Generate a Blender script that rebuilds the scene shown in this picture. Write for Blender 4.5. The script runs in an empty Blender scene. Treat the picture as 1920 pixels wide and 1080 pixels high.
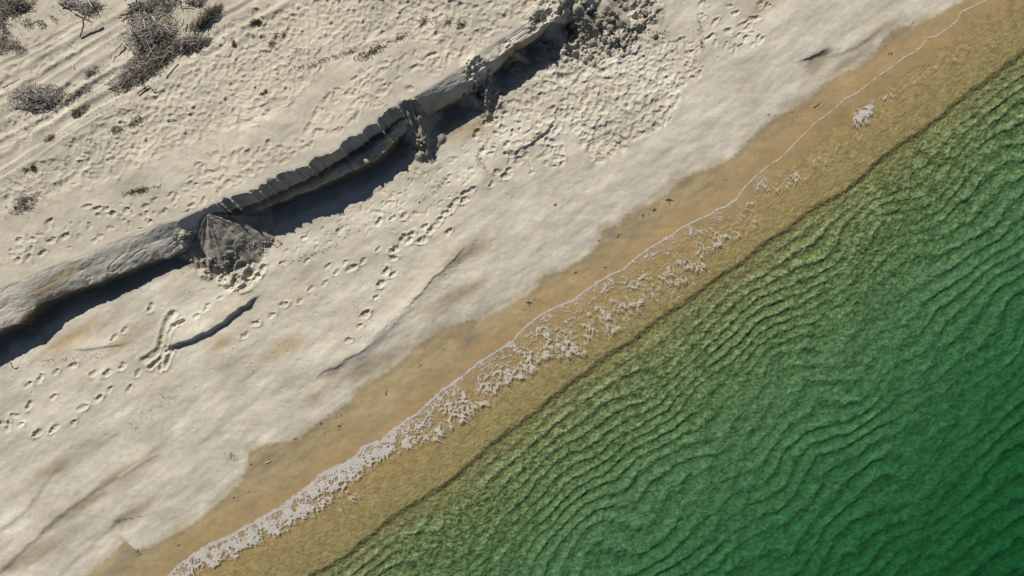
import bpy, math, random
import numpy as np
from mathutils import Vector

random.seed(7)
rng = np.random.default_rng(7)

# ------------------------------------------------------------------ camera, sky, sun
scene = bpy.context.scene
COL = scene.collection
H = 27.0                       # flying height of the camera above sea level
PX = 48.0                      # photograph pixels per metre at sea level

cam_d = bpy.data.cameras.new('camera')
cam_d.sensor_width = 36.0
cam_d.lens = 18.0 * H / (960 / PX)
cam_d.clip_end = 500.0
cam = bpy.data.objects.new('camera', cam_d)
cam.location = (0, 0, H)
COL.objects.link(cam)
scene.camera = cam

SUN_EL = math.radians(41.0)
SUN_DIR = Vector((-0.50, 0.866, 0)).normalized()
SUN_VEC = Vector((SUN_DIR.x * math.cos(SUN_EL), SUN_DIR.y * math.cos(SUN_EL), math.sin(SUN_EL)))
SUN_ROT = math.atan2(SUN_DIR.x, SUN_DIR.y)

world = bpy.data.worlds.new('World')
scene.world = world
world.use_nodes = True
wn = world.node_tree.nodes
sky = wn.new('ShaderNodeTexSky')
sky.sky_type = 'NISHITA'
sky.sun_disc = False
sky.sun_elevation = SUN_EL
sky.sun_rotation = SUN_ROT
sky.air_density = 0.7
sky.dust_density = 0.3
wn['Background'].inputs['Strength'].default_value = 0.05
world.node_tree.links.new(sky.outputs[0], wn['Background'].inputs['Color'])

sun_d = bpy.data.lights.new('sun', 'SUN')
sun_d.energy = 5.0
sun_d.angle = math.radians(0.5)
sun_d.color = (1.0, 0.955, 0.89)
sun = bpy.data.objects.new('sun', sun_d)
sun.rotation_euler = SUN_VEC.to_track_quat('Z', 'Y').to_euler()
sun.location = SUN_VEC * 60
COL.objects.link(sun)

scene.view_settings.view_transform = 'Standard'
scene.view_settings.look = 'None'
scene.view_settings.exposure = 0.0
scene.view_settings.gamma = 1.0
scene.view_settings.use_curve_mapping = False
try:
    scene.cycles.use_denoising = True
    scene.cycles.max_bounces = 6
    scene.cycles.caustics_reflective = False
    scene.cycles.caustics_refractive = False
except Exception:
    pass

# ------------------------------------------------------------------ small maths
TH = math.radians(35.3)        # the shore runs this far from the x axis
CT, ST = math.cos(TH), math.sin(TH)


def xy2uv(x, y):
    return x * CT + y * ST, x * ST - y * CT


def uv2xy(u, v):
    return u * CT + v * ST, u * ST - v * CT


def plan(px, py, z=0.0):
    """survey point of the photograph, at height z, in metres"""
    k = (H - z) / H / PX
    return (np.asarray(px, float) - 960) * k, (540 - np.asarray(py, float)) * k


_P = rng.permutation(256)
_P = np.concatenate([_P, _P, _P])
_A = rng.random(256) * 2 * math.pi
_G = np.stack([np.cos(_A), np.sin(_A)], 1)


def perlin(x, y, seed=0):
    x = np.asarray(x, np.float32) + np.float32(seed * 17.31)
    y = np.asarray(y, np.float32) + np.float32(seed * 9.77)
    xi = np.floor(x).astype(np.int32)
    yi = np.floor(y).astype(np.int32)
    fx = x - xi
    fy = y - yi
    xi &= 255
    yi &= 255
    sx = fx * fx * fx * (fx * (fx * 6 - 15) + 10)
    sy = fy * fy * fy * (fy * (fy * 6 - 15) + 10)
    out = None

    def g(dx, dy):
        h = _P[_P[(xi + dx) & 255] + ((yi + dy) & 255)]
        return (_G[h, 0] * (fx - dx) + _G[h, 1] * (fy - dy)).astype(np.float32)
    a = g(0, 0); a += sx * (g(1, 0) - a)
    b = g(0, 1); b += sx * (g(1, 1) - b)
    return (a + sy * (b - a)) * 1.5


def fbm(x, y, octv=3, seed=0, gain=0.5):
    s, a, f = 0, 1.0, 1.0
    for k in range(octv):
        s = s + a * perlin(x * f, y * f, seed + k * 3)
        a *= gain
        f *= 2.03
    return s


def worley(x, y, seed=0):
    """F1 and F2 of a jittered grid"""
    x = np.asarray(x, np.float32); y = np.asarray(y, np.float32)
    xi = np.floor(x).astype(np.int32); yi = np.floor(y).astype(np.int32)
    f1 = np.full(x.shape, 9, np.float32); f2 = np.full(x.shape, 9, np.float32)
    J = np.random.default_rng(100 + seed).random((256, 2)).astype(np.float32)
    for dx in (-1, 0, 1):
        for dy in (-1, 0, 1):
            cx = xi + dx; cy = yi + dy
            h = _P[_P[cx & 255] + (cy & 255)]
            d = np.hypot(cx + J[h, 0] - x, cy + J[h, 1] - y)
            n1 = np.minimum(f1, d)
            f2 = np.minimum(f2, np.maximum(f1, d))
            f1 = n1
    return f1, f2


def sst(a, b, x):
    t = np.clip((x - a) / (b - a), 0, 1)
    return t * t * (3 - 2 * t)


class Curve:
    """a line on the ground traced in survey points, as v over u"""
    def __init__(self, pts, z=0.0):
        pts = np.array(pts, float)
        z = np.broadcast_to(np.asarray(z, float), (len(pts),))
        x, y = plan(pts[:, 0], pts[:, 1], z)
        u, v = xy2uv(x, y)
        o = np.argsort(u)
        self.u, self.v = u[o], v[o]

    def __call__(self, u):
        return np.interp(u, self.u, self.v)


def pxu(px, py, z=0.0):
    x, y = plan(px, py, z)
    return xy2uv(x, y)[0]


# ------------------------------------------------------------------ traced lines
WATER = Curve([(318,1080),(333,1060),(345,1052),(360,1042),(393,1022),(433,1005),(455,990),(480,978),(508,962),(533,947),(560,926),
    (583,910),(597,893),(620,880),(640,872),(667,857),(680,838),(697,832),(718,825),(728,812),(747,800),(763,786),(780,777),(800,757),(813,747),(826,732),
    (847,720),(870,702),(893,682),(923,663),(945,650),(960,640),(975,622),(993,605),(1010,592),(1027,583),(1050,572),(1073,563),(1100,543),(1118,530),
    (1140,517),(1170,503),(1187,487),(1203,475),(1220,463),(1260,440),(1275,428),(1293,418),(1330,402),(1345,392),(1360,387),(1380,373),(1393,353),
    (1413,333),(1440,310),(1460,298),(1477,282),(1500,257),(1513,246),(1527,230),(1553,212),(1583,185),(1607,173),(1640,147),(1680,118),
    (1695,106),(1713,98),(1725,88),(1733,77),(1736,70),(1753,68),(1775,54),(1790,42),(1797,32),(1801,22),(1823,12),(1847,0)])
WET = Curve([(120,1110),(167,1073),(207,1040),(233,1010),(253,1030),(283,1023),(320,1003),(367,973),(417,933),(450,900),(462,873),(466,845),
    (480,836),(520,828),(560,820),(580,800),(627,770),(657,750),(665,730),(690,712),(713,702),(757,668),(790,640),(830,612),(860,603),(877,600),(907,593),(935,580),
    (960,566),(993,547),(1010,530),(1017,513),(1047,507),(1093,483),(1118,457),(1130,428),(1157,420),(1173,400),(1213,383),(1253,360),
    (1262,335),(1313,320),(1373,293),(1407,257),(1440,225),(1480,203),(1517,180),(1550,150),(1613,120),(1647,90),(1673,55),(1727,40),(1760,23),(1807,0)], 0.15)
SHELF = Curve([(583,1080),(647,1040),(710,990),(763,953),(813,920),(860,887),(913,843),(960,803),(1013,760),(1073,717),(1147,660),(1200,623),
    (1260,580),(1320,540),(1360,510),(1440,455),(1507,403),(1583,353),(1660,293),(1717,253),(1783,200),(1830,163),(1920,97)])

# heights along the scarp, by survey column of its outer edge
_E2 = [(-60,650),(0,618),(37,605),(77,567),(110,553),(160,537),(200,523),(233,510),(273,493),(317,482),(350,467),(375,452),(420,428),(460,408),
       (500,388),(560,364),(600,348),(650,324),(692,307),(715,292),(740,267),(757,247),(775,234),(800,217),(830,199),(855,188),(885,174),(905,157),(925,135),
       (945,117),(980,88),(1013,60),(1050,50),(1090,32),(1140,2),(1200,-35)]
_kx = [-60, 173, 320, 400, 480, 620, 760, 800, 870, 950, 1013, 1100, 1200]
_ztop = [1.90, 1.74, 1.62, 1.92, 2.00, 2.05, 2.00, 1.85, 1.75, 1.60, 1.55, 1.30, 1.00]
_d1 = [.17, .22, .26, .50, .58, .62, .55, .30, .20, .15, .12, .20, .20]
_d2 = [.38, .48, .60, .92, 1.14, .98, .85, .75, .70, .65, .60, .50, .40]
_e2x = np.array([p[0] for p in _E2], float)
_z2 = np.interp(_e2x, _kx, np.array(_ztop) - np.array(_d2))
EDGE2 = Curve(_E2, _z2)
_ku = np.interp(_kx, _e2x, xy2uv(*plan(_e2x, [p[1] for p in _E2], _z2))[0])
ztop_u = lambda u: np.interp(u, _ku, _ztop)
d1_u = lambda u: np.interp(u, _ku, _d1)
d2_u = lambda u: np.interp(u, _ku, _d2)
_LIP = [(-60,575),(0,543),(50,523),(100,500),(150,483),(200,460),(253,440),(300,423),(340,415),(362,402),(380,395),(400,382),(430,370),(480,353),
        (510,335),(577,310),(593,295),(627,283),(643,267),(680,247),(713,219),(743,200),(752,186),(775,183),(797,170),(827,153),(847,140),(873,123),(897,107),
        (910,93),(937,77),(960,63),(993,43),(1020,20),(1047,0),(1110,-40)]
LIP = Curve(_LIP, np.interp([p[0] for p in _LIP], _kx, _ztop))
_E1 = [(-60,605),(0,580),(100,528),(200,490),(300,450),(350,440),(380,418),(430,394),(480,378),(520,360),(563,342),(597,322),(637,298),(680,268),
       (720,242),(757,216),(775,206),(800,192),(830,174),(860,156),(900,130),(940,102),(965,85),(1000,65),(1030,42),(1060,25),(1110,-20)]
EDGE1 = Curve(_E1, np.interp([p[0] for p in _E1], _kx, np.array(_ztop) - np.array(_d1)))

ZTER = 1.9


def zbeach(d):
    """lower beach height over the distance landward of the waterline"""
    return np.interp(d, [-1, 0, 2.2, 5, 9, 14], [-.085, 0, .17, .36, .58, .72])


# ------------------------------------------------------------------ land grid, rows follow the scarp
DU = 0.027
U0, U1 = -25.5, 25.5
us = np.arange(U0, U1, DU)
NU = len(us)
vw = WATER(us) + 0.012 * perlin(us * 3.1, us * 0, 3)
vl = LIP(us)
v1 = EDGE1(us)
v2 = EDGE2(us)
# scalloped lip in the middle of the scarp
u_a, u_b = pxu(375, 396, 1.95), pxu(752, 190, 2.0)
scal_m = sst(u_a - .2, u_a + .5, us) * (1 - sst(u_b - .3, u_b + .2, us))
_r = np.random.default_rng(21)
_c = [us[0] - 1.0]
while _c[-1] < us[-1] + 1:
    _c.append(_c[-1] + float(_r.choice([.16, .24, .34, .45, .62, .85])) * _r.uniform(.8, 1.2))
_c = np.array(_c)
_k = np.searchsorted(_c, us) - 1
_t = (us - _c[_k]) / (_c[_k + 1] - _c[_k])
_dp = _r.uniform(.15, 1.0, len(_c))[_k] * np.clip((_c[_k + 1] - _c[_k]) / .55, .35, 1.25)
_near = np.minimum(_t, 1 - _t) * (_c[_k + 1] - _c[_k])
_str = _r.random(len(_c))[np.where(_t < .5, _k, _k + 1)] ** .8
fl = np.sin(math.pi * _t ** .85) * _dp
fin_at = np.exp(-(_near / .045) ** 2) * _str
fl2 = perlin(us * 9.0, us * 0, 8)
vl = vl + scal_m * (0.03 - .13 * fl + .02 * fl2 + .045 * perlin(us * 3.1, us * 0, 18) + .05 * perlin(us * 1.1, us * 0, 17)) + 0.025 * perlin(us * 2.3, us * 0 + 2, 11)
v1 = v1 + scal_m * (0.05 - 0.05 * fl + 0.03 * fl2) + 0.03 * perlin(us * 1.9, us * 0 + 7, 12)
v2 = v2 + 0.04 * perlin(us * 2.1, us * 0 + 9, 13) + 0.035 * perlin(us * 6.3, us * 0 + 9, 14)
v1 = np.maximum(v1, vl + .06)
v2 = np.maximum(v2, v1 + .06)
vt = v2 + 0.09 + 0.03 * perlin(us * 2.7, us * 0, 15)
zt, z1, z2 = ztop_u(us), ztop_u(us) - d1_u(us), ztop_u(us) - d2_u(us)
# thin fins between the scallops, and bumps left standing on the lower rim
fin = scal_m * fin_at * 1.1
z1 = z1 + .30 * fin
v1 = np.minimum(v1 + .16 * fin, v2 - .06)
for _px, _py, _w, _h in [(676, 316, .10, .16), (690, 306, .13, .18), (703, 299, .06, .12), (722, 286, .16, .10), (737, 272, .15, .20), (748, 258, .08, .16), (660, 322, .05, .10)]:
    z2 = z2 + _h * np.exp(-((us - pxu(_px, _py, 1.2)) / _w) ** 2)
zb = zbeach(vw - vt)

NA, NC = 470, 370
segs = [(np.full(NU, -22.5), vl - .14, NA), (vl - .14, vl, 8), (vl, v1, 30), (v1, v2, 36), (v2, vt, 40), (vt, vt + .3, 12), (vt + .3, vw + .55, NC)]
vs, sid = [], []
for k, (a, b, n) in enumerate(segs):
    t = np.linspace(0, 1, n, endpoint=False)
    if k == 0:
        t = 1 - (1 - t) ** 1.0
    vs.append(a[:, None] + (b - a)[:, None] * t[None])
    sid += [k] * n
vs.append((vw + .55)[:, None]); sid.append(6)
V = np.concatenate(vs, 1).astype(np.float32)
sid = np.array(sid)
NV = V.shape[1]
U = np.broadcast_to(us[:, None], V.shape).astype(np.float32)
X, Y = uv2xy(U, V)

# base heights, row by row
Z = np.zeros_like(V)
rows = [np.where(sid == k)[0] for k in range(7)]
tt = lambda k: (np.arange(len(rows[k])) / len(rows[k]))[None]
back = np.clip(((vl - .14)[:, None] - V[:, rows[0]]) / 5.0, 0, 1)
back = back * back * (3 - 2 * back)
Z[:, rows[0]] = zt[:, None] * (1 - back) + ZTER * back
Z[:, rows[1]] = zt[:, None] - .02 * tt(1) ** 2
Z[:, rows[2]] = (zt - .02)[:, None] + (z1 - zt + .02)[:, None] * tt(2) ** 1.15
Z[:, rows[3]] = z1[:, None] + (z2 - z1)[:, None] * tt(3) ** 1.3
drop = tt(4)
Z[:, rows[4]] = z2[:, None] + (zb - z2)[:, None] * (1 - (1 - drop) ** 1.4)
Z[:, rows[5]] = zb[:, None] + (zbeach(vw - vt - .3) - zb)[:, None] * tt(5)
Z[:, rows[6]] = zbeach(vw[:, None] - V[:, rows[6]])
del back

inframe = (np.abs(X) < 22.5) & (np.abs(Y) < 13.6)
upper = np.zeros(V.shape, np.float32); upper[:, rows[0]] = 1
lower = np.zeros(V.shape, np.float32); lower[:, np.concatenate([rows[5], rows[6]])] = 1
lower *= sst(-.15, .9, vw[:, None] - V)        # ground texture dies out towards the water
n_big = perlin(U * .35, V * .5, 21)
n_mid = fbm(U * 1.1, V * 1.6, 3, 22)
dsh0 = vw[:, None] - V
n_fin = fbm(U * 5.5, V * 6.5, 2, 25)
Z += upper * (.06 * n_big + .022 * n_mid) * sst(0, 1.2, vl[:, None] - V)
Z += lower * (.04 * n_big + .014 * n_mid + .030 * fbm(U * .28 + .2 * n_big, V * 1.0, 3, 23) * sst(0, 2.5, dsh0))

# --- rubble and crumbling where the scarp has fallen in
def blob(px, py, z, r, soft=.5):
    x, y = plan(px, py, z)
    d = np.hypot(X - x, Y - y) / r
    return 1 - sst(1 - soft, 1 + soft, d)


scarp_rows = np.zeros(V.shape, np.float32)
scarp_rows[:, np.concatenate([rows[k] for k in (2, 3, 4)])] = 1
rub = np.zeros_like(V)
for a in [(1040,40,1.2,1.0),(1095,55,.9,1.2),(1150,45,.8,1.1),(1200,10,.8,.8),(905,150,1.1,.55),(925,185,.7,.4),(890,130,1.4,.4),(352,452,1.4,.40),(390,495,.6,.5),(1075,20,1.2,.9),
          (450,505,.6,.5),(480,470,.6,.35),(790,265,.8,.5),(960,110,.9,.45)]:
    rub = np.maximum(rub, blob(*a))
w1, w2 = worley(U * 3.3, V * 3.3, 1)
w3, w4 = worley(U * 8, V * 8, 2)
lump = (.60 - w1) * .16 + (.5 - w3) * .05 + .22 * np.clip(fbm(U * 1.5, V * 1.5, 4, 31, .62), -.7, .9) + .05 * np.abs(perlin(U * 5, V * 5, 32))
Z += rub * np.clip(lump, -.16, .28) * 1.0
# rough faces
Z += scarp_rows * (1 - rub) * ((.010 + .020 * scal_m[:, None]) * fbm(U * 4, V * 7, 3, 33) + .02 * perlin(U * .9, V * 2.2, 34))
cr = np.exp(-(perlin(U * .45 + .2 * n_mid, V * 2.6, 19) / .06) ** 2) * sst(-.1, .4, perlin(U * .8, V * 1.4, 20))
Z -= scarp_rows * (1 - scal_m)[:, None] * cr * .020
Z += scarp_rows * (1 - scal_m)[:, None] * .022 * np.clip(fbm(U * 3.2, V * 3.2, 3, 41), -.5, .9) * sst(-.45, .0, V - v2[:, None])
# little fallen wedges and flutes down the scalloped face
flute = scal_m[:, None] * (.07 * np.abs(perlin(us * 5.2, us * 0 + 3, 38))[:, None] + .04 * perlin(us * 11, us * 0 + 3, 39)[:, None])
Z[:, rows[2]] += (flute * np.sin(math.pi * tt(2)))

# --- fans and buttresses of slumped sand
def cone(px, py, z0, slope, stretch=None, zpk=None):
    x, y = plan(px, py, z0)
    return z0 - np.hypot(X - x, Y - y) * slope


def ridge(p0, za, p1, zb_, side, wob=.06):
    x0, y0 = plan(*p0, za); x1, y1 = plan(*p1, zb_)
    dx, dy = x1 - x0, y1 - y0
    L2 = dx * dx + dy * dy
    t = np.clip(((X - x0) * dx + (Y - y0) * dy) / L2, 0, 1.0)
    d = np.hypot(X - x0 - t * dx, Y - y0 - t * dy)
    return za + (zb_ - za) * t - d * side + wob * perlin(U * 3, V * 3, 35)


sea_of_lip = (V > (vl[:, None] - .05))
fan = cone(388, 400, 1.82, .58) + .06 * fbm(U * 1.5, V * 1.5, 4, 36)
fan = np.maximum(fan, cone(362, 412, 1.50, .60) + .09 * fbm(U * 2, V * 2, 3, 42))
fan = np.maximum(fan, cone(340, 428, 1.32, .62) + .09 * fbm(U * 2.3, V * 2.3, 3, 47))
fan = np.maximum(fan, ridge((392, 404), 1.75, (468, 470), .62, .62))
fan = np.maximum(fan, ridge((378, 420), 1.5, (405, 482), .6, .7))
gul = np.arctan2(V - float(xy2uv(*plan(388, 400, 1.82))[1]), U - float(xy2uv(*plan(388, 400, 1.82))[0]))
fan += .045 * perlin(gul * 7, gul * 0 + 3, 37) + .02 * perlin(gul * 19, gul * 0 + 3, 43) - .02
Z00 = Z.copy()
ok = sea_of_lip & (np.hypot(U - pxu(420, 440, 1), V - xy2uv(*plan(420, 440, 1))[1]) < 2.6)
Z = np.where(ok, np.maximum(Z, fan), Z)
but = ridge((756, 189), 1.96, (794, 286), .68, 1.05, .1)
but = np.maximum(but, ridge((776, 186), 1.9, (802, 292), .66, 1.35, .1))
but = np.maximum(but, ridge((766, 188), 1.96, (782, 240), 1.15, .9, .08))
but = np.maximum(but, ridge((772, 196), 1.8, (790, 262), .95, 1.1, .1))
but = np.maximum(but, ridge((795, 250), .92, (792, 285), .72, .5, .1))
for p0, za, p1, zc, s_ in [((855,140),1.7,(893,185),.95,1.1), ((895,112),1.65,(925,165),.8,1.3), ((905,150),1.2,(915,215),.66,1.0),
                           ((1035,35),1.45,(1062,82),.75,1.3), ((1085,10),1.3,(1120,60),.72,1.0), ((955,85),1.35,(990,112),.7,1.4), ((1140,10),1.0,(1180,50),.66,.8)]:
    but = np.maximum(but, ridge(p0, za, p1, zc, s_, .08))
Z = np.where(sea_of_lip, np.maximum(Z, but), Z)
slump = sst(.004, .03, Z - Z00)
del Z00

# --- small ledges and berm lines on the lower beach
def poly_uv(pts, z):
    p = np.array(pts, float)
    x, y = plan(p[:, 0], p[:, 1], z)
    return np.stack(xy2uv(x, y), 1)


def along(pts, z):
    """signed distance (+ seaward) and 0..1 taper along a traced line"""
    q = poly_uv(pts, z)
    best = np.full(V.shape, 1e3, np.float32); sgn = np.ones_like(best); par = np.zeros_like(best)
    seg = np.hypot(*(q[1:] - q[:-1]).T); tot = seg.sum(); acc = 0
    for k in range(len(q) - 1):
        d = q[k + 1] - q[k]
        t = np.clip(((U - q[k, 0]) * d[0] + (V - q[k, 1]) * d[1]) / (d @ d), 0, 1)
        ex = U - q[k, 0] - t * d[0]; ey = V - q[k, 1] - t * d[1]
        dd = np.hypot(ex, ey)
        m = dd < best
        best = np.where(m, dd, best)
        sgn = np.where(m, np.sign(d[0] * ey - d[1] * ex + 1e-9), sgn)
        par = np.where(m, (acc + t * seg[k]) / tot, par)
        acc += seg[k]
    return best * sgn, par


def ledge(pts, z, h, rise, fall, ends=.2):
    sd, par = along(pts, z)
    sd = sd + .05 * perlin(U * 2.3, V * 2.3, 44) + .02 * perlin(U * 6, V * 6, 46)
    tap = sst(0, ends, par) * (1 - sst(1 - ends, 1, par))
    prof = np.where(sd < 0, np.exp(-(sd / rise) ** 2), np.exp(-(sd / fall) ** 2))
    return h * prof * tap * (np.abs(sd) < 4 * max(rise, fall))


LEDGES = [
    ([(300,650),(335,642),(362,634),(400,614),(440,588),(470,563),(490,552)], .5, .19, .75, .06, .14),
    ([(955,292),(982,273),(1003,261),(1022,245),(1034,230),(1042,222)], .55, .085, .6, .04, .12),
    ([(575,705),(600,690),(640,676),(672,662),(690,645),(740,600),(790,548),(830,508),(880,455),(905,430)], .35, .075, .6, .24, .12),
    ([(630,684),(650,672),(672,662),(694,643)], .35, .045, .3, .06, .3),
    ([(690,640),(720,612),(750,584)], .35, .03, .3, .08, .3),
    ([(745,590),(765,572),(790,545),(815,518),(850,485),(880,450)], .35, .05, .3, .06, .2),
    ([(1485,118),(1515,106),(1537,99),(1550,86),(1556,74)], .3, .07, .5, .07, .42),
    ([(1530,112),(1560,100),(1600,88),(1640,60),(1670,30)], .25, .05, .4, .12, .3),
    ([(-20,1090),(40,1030),(110,965),(180,915),(240,882),(310,838)], .3, .055, .5, .12, .1),
    ([(-20,1010),(50,950),(90,890),(140,850)], .4, .04, .4, .12, .2),
    ([(90,1090),(160,1030),(200,990),(250,950)], .25, .03, .4, .12, .2),
    ([(580,720),(600,700),(660,672)], .3, .03, .3, .05, .2),
    ([(130,655),(200,650),(240,640)], .55, .04, .3, .05, .2),
]
for L in LEDGES:
    Z += ledge(*L) * (lower > 0)

# --- wheel ruts on the terrace
RUTS = [([(-30,178),(60,130),(120,95),(180,62),(233,33),(300,-10)], .14, .050), ([(-30,203),(60,157),(120,122),(200,70),(250,40),(310,0)], .10, .045),
        ([(-30,262),(40,222),(100,190),(150,148),(195,120),(235,98)], .15, .06), ([(-30,285),(40,250),(110,212),(160,172),(210,140),(260,112)], .10, .05),
        ([(-30,325),(50,275),(105,243),(165,206),(230,170),(300,132),(345,104),(385,80),(430,52),(480,24),(540,-12)], .17, .075),
        ([(-30,345),(60,290),(120,250),(180,215),(235,185)], .09, .05), ([(370,70),(410,42),(450,22),(500,-10)], .14, .06),
        ([(400,95),(450,62),(500,38),(560,0)], .12, .05), ([(-30,140),(80,85),(150,45)], .08, .03)]
for pts, w, dep in RUTS:
    sd, par = along(pts, ZTER)
    sd = np.abs(sd + .03 * perlin(U * 1.3, V * 1.3, 40))
    Z += upper * .55 * (-dep * np.exp(-(sd / w) ** 4) + dep * .75 * np.exp(-((sd - w * 1.75) / (w * .55)) ** 2)) * (.75 + .5 * n_big)

# ------------------------------------------------------------------ prints pressed into the sand
D = np.zeros_like(V)
NW1 = fbm(U * 6, V * 6, 2, 45); NW2 = fbm(U * 6, V * 6, 2, 48)


def stamp(x, y, ang, L, W, dep, rim, soft=2.0, erase=.85, lobes=.3, push=.6):
    """x, y world; ang of the long axis in the world"""
    u, v = xy2uv(x, y)
    i = int((u - U0) / DU)
    R = max(L, W) * 1.15
    n = int(R / DU) + 1
    i0, i1 = max(0, i - n), min(NU, i + n)
    if i1 <= i0 or i < 0 or i >= NU:
        return
    col = V[i]
    j0, j1 = np.searchsorted(col, v - R), np.searchsorted(col, v + R)
    if j1 - j0 < 2:
        return
    du = U[i0:i1, j0:j1] - u; dv = V[i0:i1, j0:j1] - v
    # world offsets
    dx = du * CT + dv * ST; dy = du * ST - dv * CT
    ca, sa = math.cos(ang), math.sin(ang)
    a = dx * ca + dy * sa; b = -dx * sa + dy * ca
    wa = NW1[i0:i1, j0:j1]; wb = NW2[i0:i1, j0:j1]
    a = a + .30 * L * wa * .5; b = b + .35 * W * wb * .6 + random.uniform(-.12, .12) * a * a / L
    r = np.sqrt((a / (L / 2)) ** 2 + (b / (W / 2)) ** 2)
    dpr = np.exp(-(r ** (2 * soft)) * .75) * (1 - lobes * np.exp(-(a / (.16 * L)) ** 2))
    rm = np.exp(-((r - 1.38) / .36) ** 2) * np.clip(.55 + push * np.clip(a / (L / 2), -1, 1.4) + .5 * wb, 0, 1.6)
    k = -dep * 1.28 * dpr + rim * 1.1 * rm
    w = np.exp(-(r / 1.25) ** 4) * erase
    P = D[i0:i1, j0:j1]
    D[i0:i1, j0:j1] = P * (1 - w) + k


def at(px, py, z=1.9):
    x, y = plan(px, py, z)
    return float(x), float(y)


def in_poly(px, py, poly):
    c = False
    n = len(poly)
    for k in range(n):
        x0, y0 = poly[k]; x1, y1 = poly[k - 1]
        if (y0 > py) != (y1 > py) and px < (x1 - x0) * (py - y0) / (y1 - y0) + x0:
            c = not c
    return c


def scatter(poly, n, z, Lr, Wr, dr, rr, angs, soft=1.2, **kw):
    xs = [p[0] for p in poly]; ys = [p[1] for p in poly]
    done = 0
    for _ in range(n * 12):
        if done >= n:
            break
        px, py = random.uniform(min(xs), max(xs)), random.uniform(min(ys), max(ys))
        if not in_poly(px, py, poly):
            continue
        x, y = at(px, py, z)
        a = math.radians(random.gauss(angs[0], angs[1]))
        s = random.uniform(.75, 1.25)
        stamp(x, y, a, random.uniform(*Lr) * s, random.uniform(*Wr) * s, random.uniform(*dr) * s, random.uniform(*rr) * s, soft, **kw)
        done += 1


# churned terrace between the ruts and the clean margin of the scarp
CH1 = [(0,352),(140,268),(240,205),(330,160),(420,95),(520,30),(600,0),(860,0),(800,50),(700,95),(610,120),(560,160),(540,200),(460,235),(380,255),(300,290),(180,340),(60,372),(0,385)]
CH2 = [(380,120),(480,60),(600,0),(760,0),(700,60),(600,110),(545,190),(450,225),(330,245),(200,300),(120,320),(240,220)]
scatter(CH1, 900, ZTER, (.26, .48), (.17, .30), (.022, .046), (.010, .022), (35, 38), 1.0, erase=.7, lobes=.1)
scatter(CH2, 1300, ZTER, (.24, .42), (.15, .26), (.03, .056), (.012, .026), (35, 45), 1.0, erase=.75, lobes=.1)
scatter([(0,215),(150,150),(240,110),(210,150),(120,215),(0,290)], 120, ZTER, (.2,.34), (.12,.2), (.015,.03), (.008,.014), (35, 40), 1.0, erase=.6, lobes=.1)
scatter([(0,40),(60,60),(190,90),(90,140),(0,180)], 60, ZTER, (.12,.3), (.1,.16), (.012,.03), (.006,.012), (35, 40), 1.0, erase=.6, lobes=.1)
scatter([(330,60),(400,70),(470,20),(520,10),(430,100),(360,130)], 90, ZTER, (.18,.3), (.12,.2), (.02,.035), (.01,.016), (35, 50), 1.1, erase=.7, lobes=.1)
scatter([(760,0),(1040,0),(960,50),(880,100),(800,90),(740,50)], 110, ZTER, (.22,.4), (.12,.2), (.022,.04), (.01,.02), (35, 30), 1.4, erase=.7)
# scattered prints on the clean margin
scatter([(560,250),(620,170),(720,110),(840,80),(880,95),(760,170),(700,205),(640,250),(560,295)], 95, 2.0, (.24,.36), (.12,.17), (.022,.042), (.010,.018), (38, 28), 1.7)
scatter([(330,330),(430,270),(520,260),(560,290),(470,345),(400,370),(340,395)], 60, 2.0, (.2,.34), (.12,.17), (.02,.042), (.010,.018), (38, 30), 1.6)
scatter([(0,470),(120,400),(260,370),(350,350),(330,400),(200,445),(60,500)], 55, 1.9, (.12,.24), (.1,.15), (.02,.045), (.008,.016), (30, 40), 1.5)
for px, py in [(158,386),(176,390),(193,391),(205,400),(230,393),(267,386),(87,417),(117,442),(32,450),(57,448),(75,474),(29,488),(50,481),(257,430),(306,395),(92,450),(360,385),(352,400)]:
    stamp(*at(px, py, 1.9), math.radians(random.gauss(28, 14)), random.uniform(.22, .36), random.uniform(.14, .19), .05, .018, 1.8)

# dense pitted patch right of the fallen scarp
PIT = [(1060,95),(1130,80),(1200,85),(1262,115),(1285,150),(1268,205),(1252,235),(1195,255),(1150,290),(1105,305),(1088,250),(1060,215),(1050,150)]
scatter(PIT, 620, .5, (.17,.30), (.13,.20), (.035,.062), (.008,.017), (50, 60), 1.2, erase=.75, lobes=.1)
scatter([(1060,90),(1120,70),(1300,70),(1330,120),(1290,165),(1240,120)], 120, .5, (.14,.24), (.10,.16), (.02,.04), (.008,.016), (40, 60), 1.3, erase=.7)
scatter([(960,150),(1060,110),(1060,300),(1000,330),(955,300),(980,240),(950,200)], 110, .55, (.2,.34), (.13,.19), (.026,.052), (.012,.022), (20, 45), 1.4)
scatter([(1290,0),(1460,0),(1440,60),(1420,100),(1330,90)], 34, .5, (.24,.34), (.13,.17), (.024,.045), (.010,.02), (35, 30), 1.7)
scatter([(700,350),(790,310),(870,260),(920,230),(960,250),(900,320),(850,370),(780,420),(700,440),(600,470),(520,480),(560,440),(650,400)], 120, .6, (.1,.26), (.08,.14), (.014,.034), (.006,.014), (35, 35), 1.4)
scatter([(880,230),(940,205),(985,230),(960,290),(900,290)], 26, .6, (.14,.26), (.12,.17), (.04,.075), (.01,.02), (30, 50), 1.7)

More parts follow.
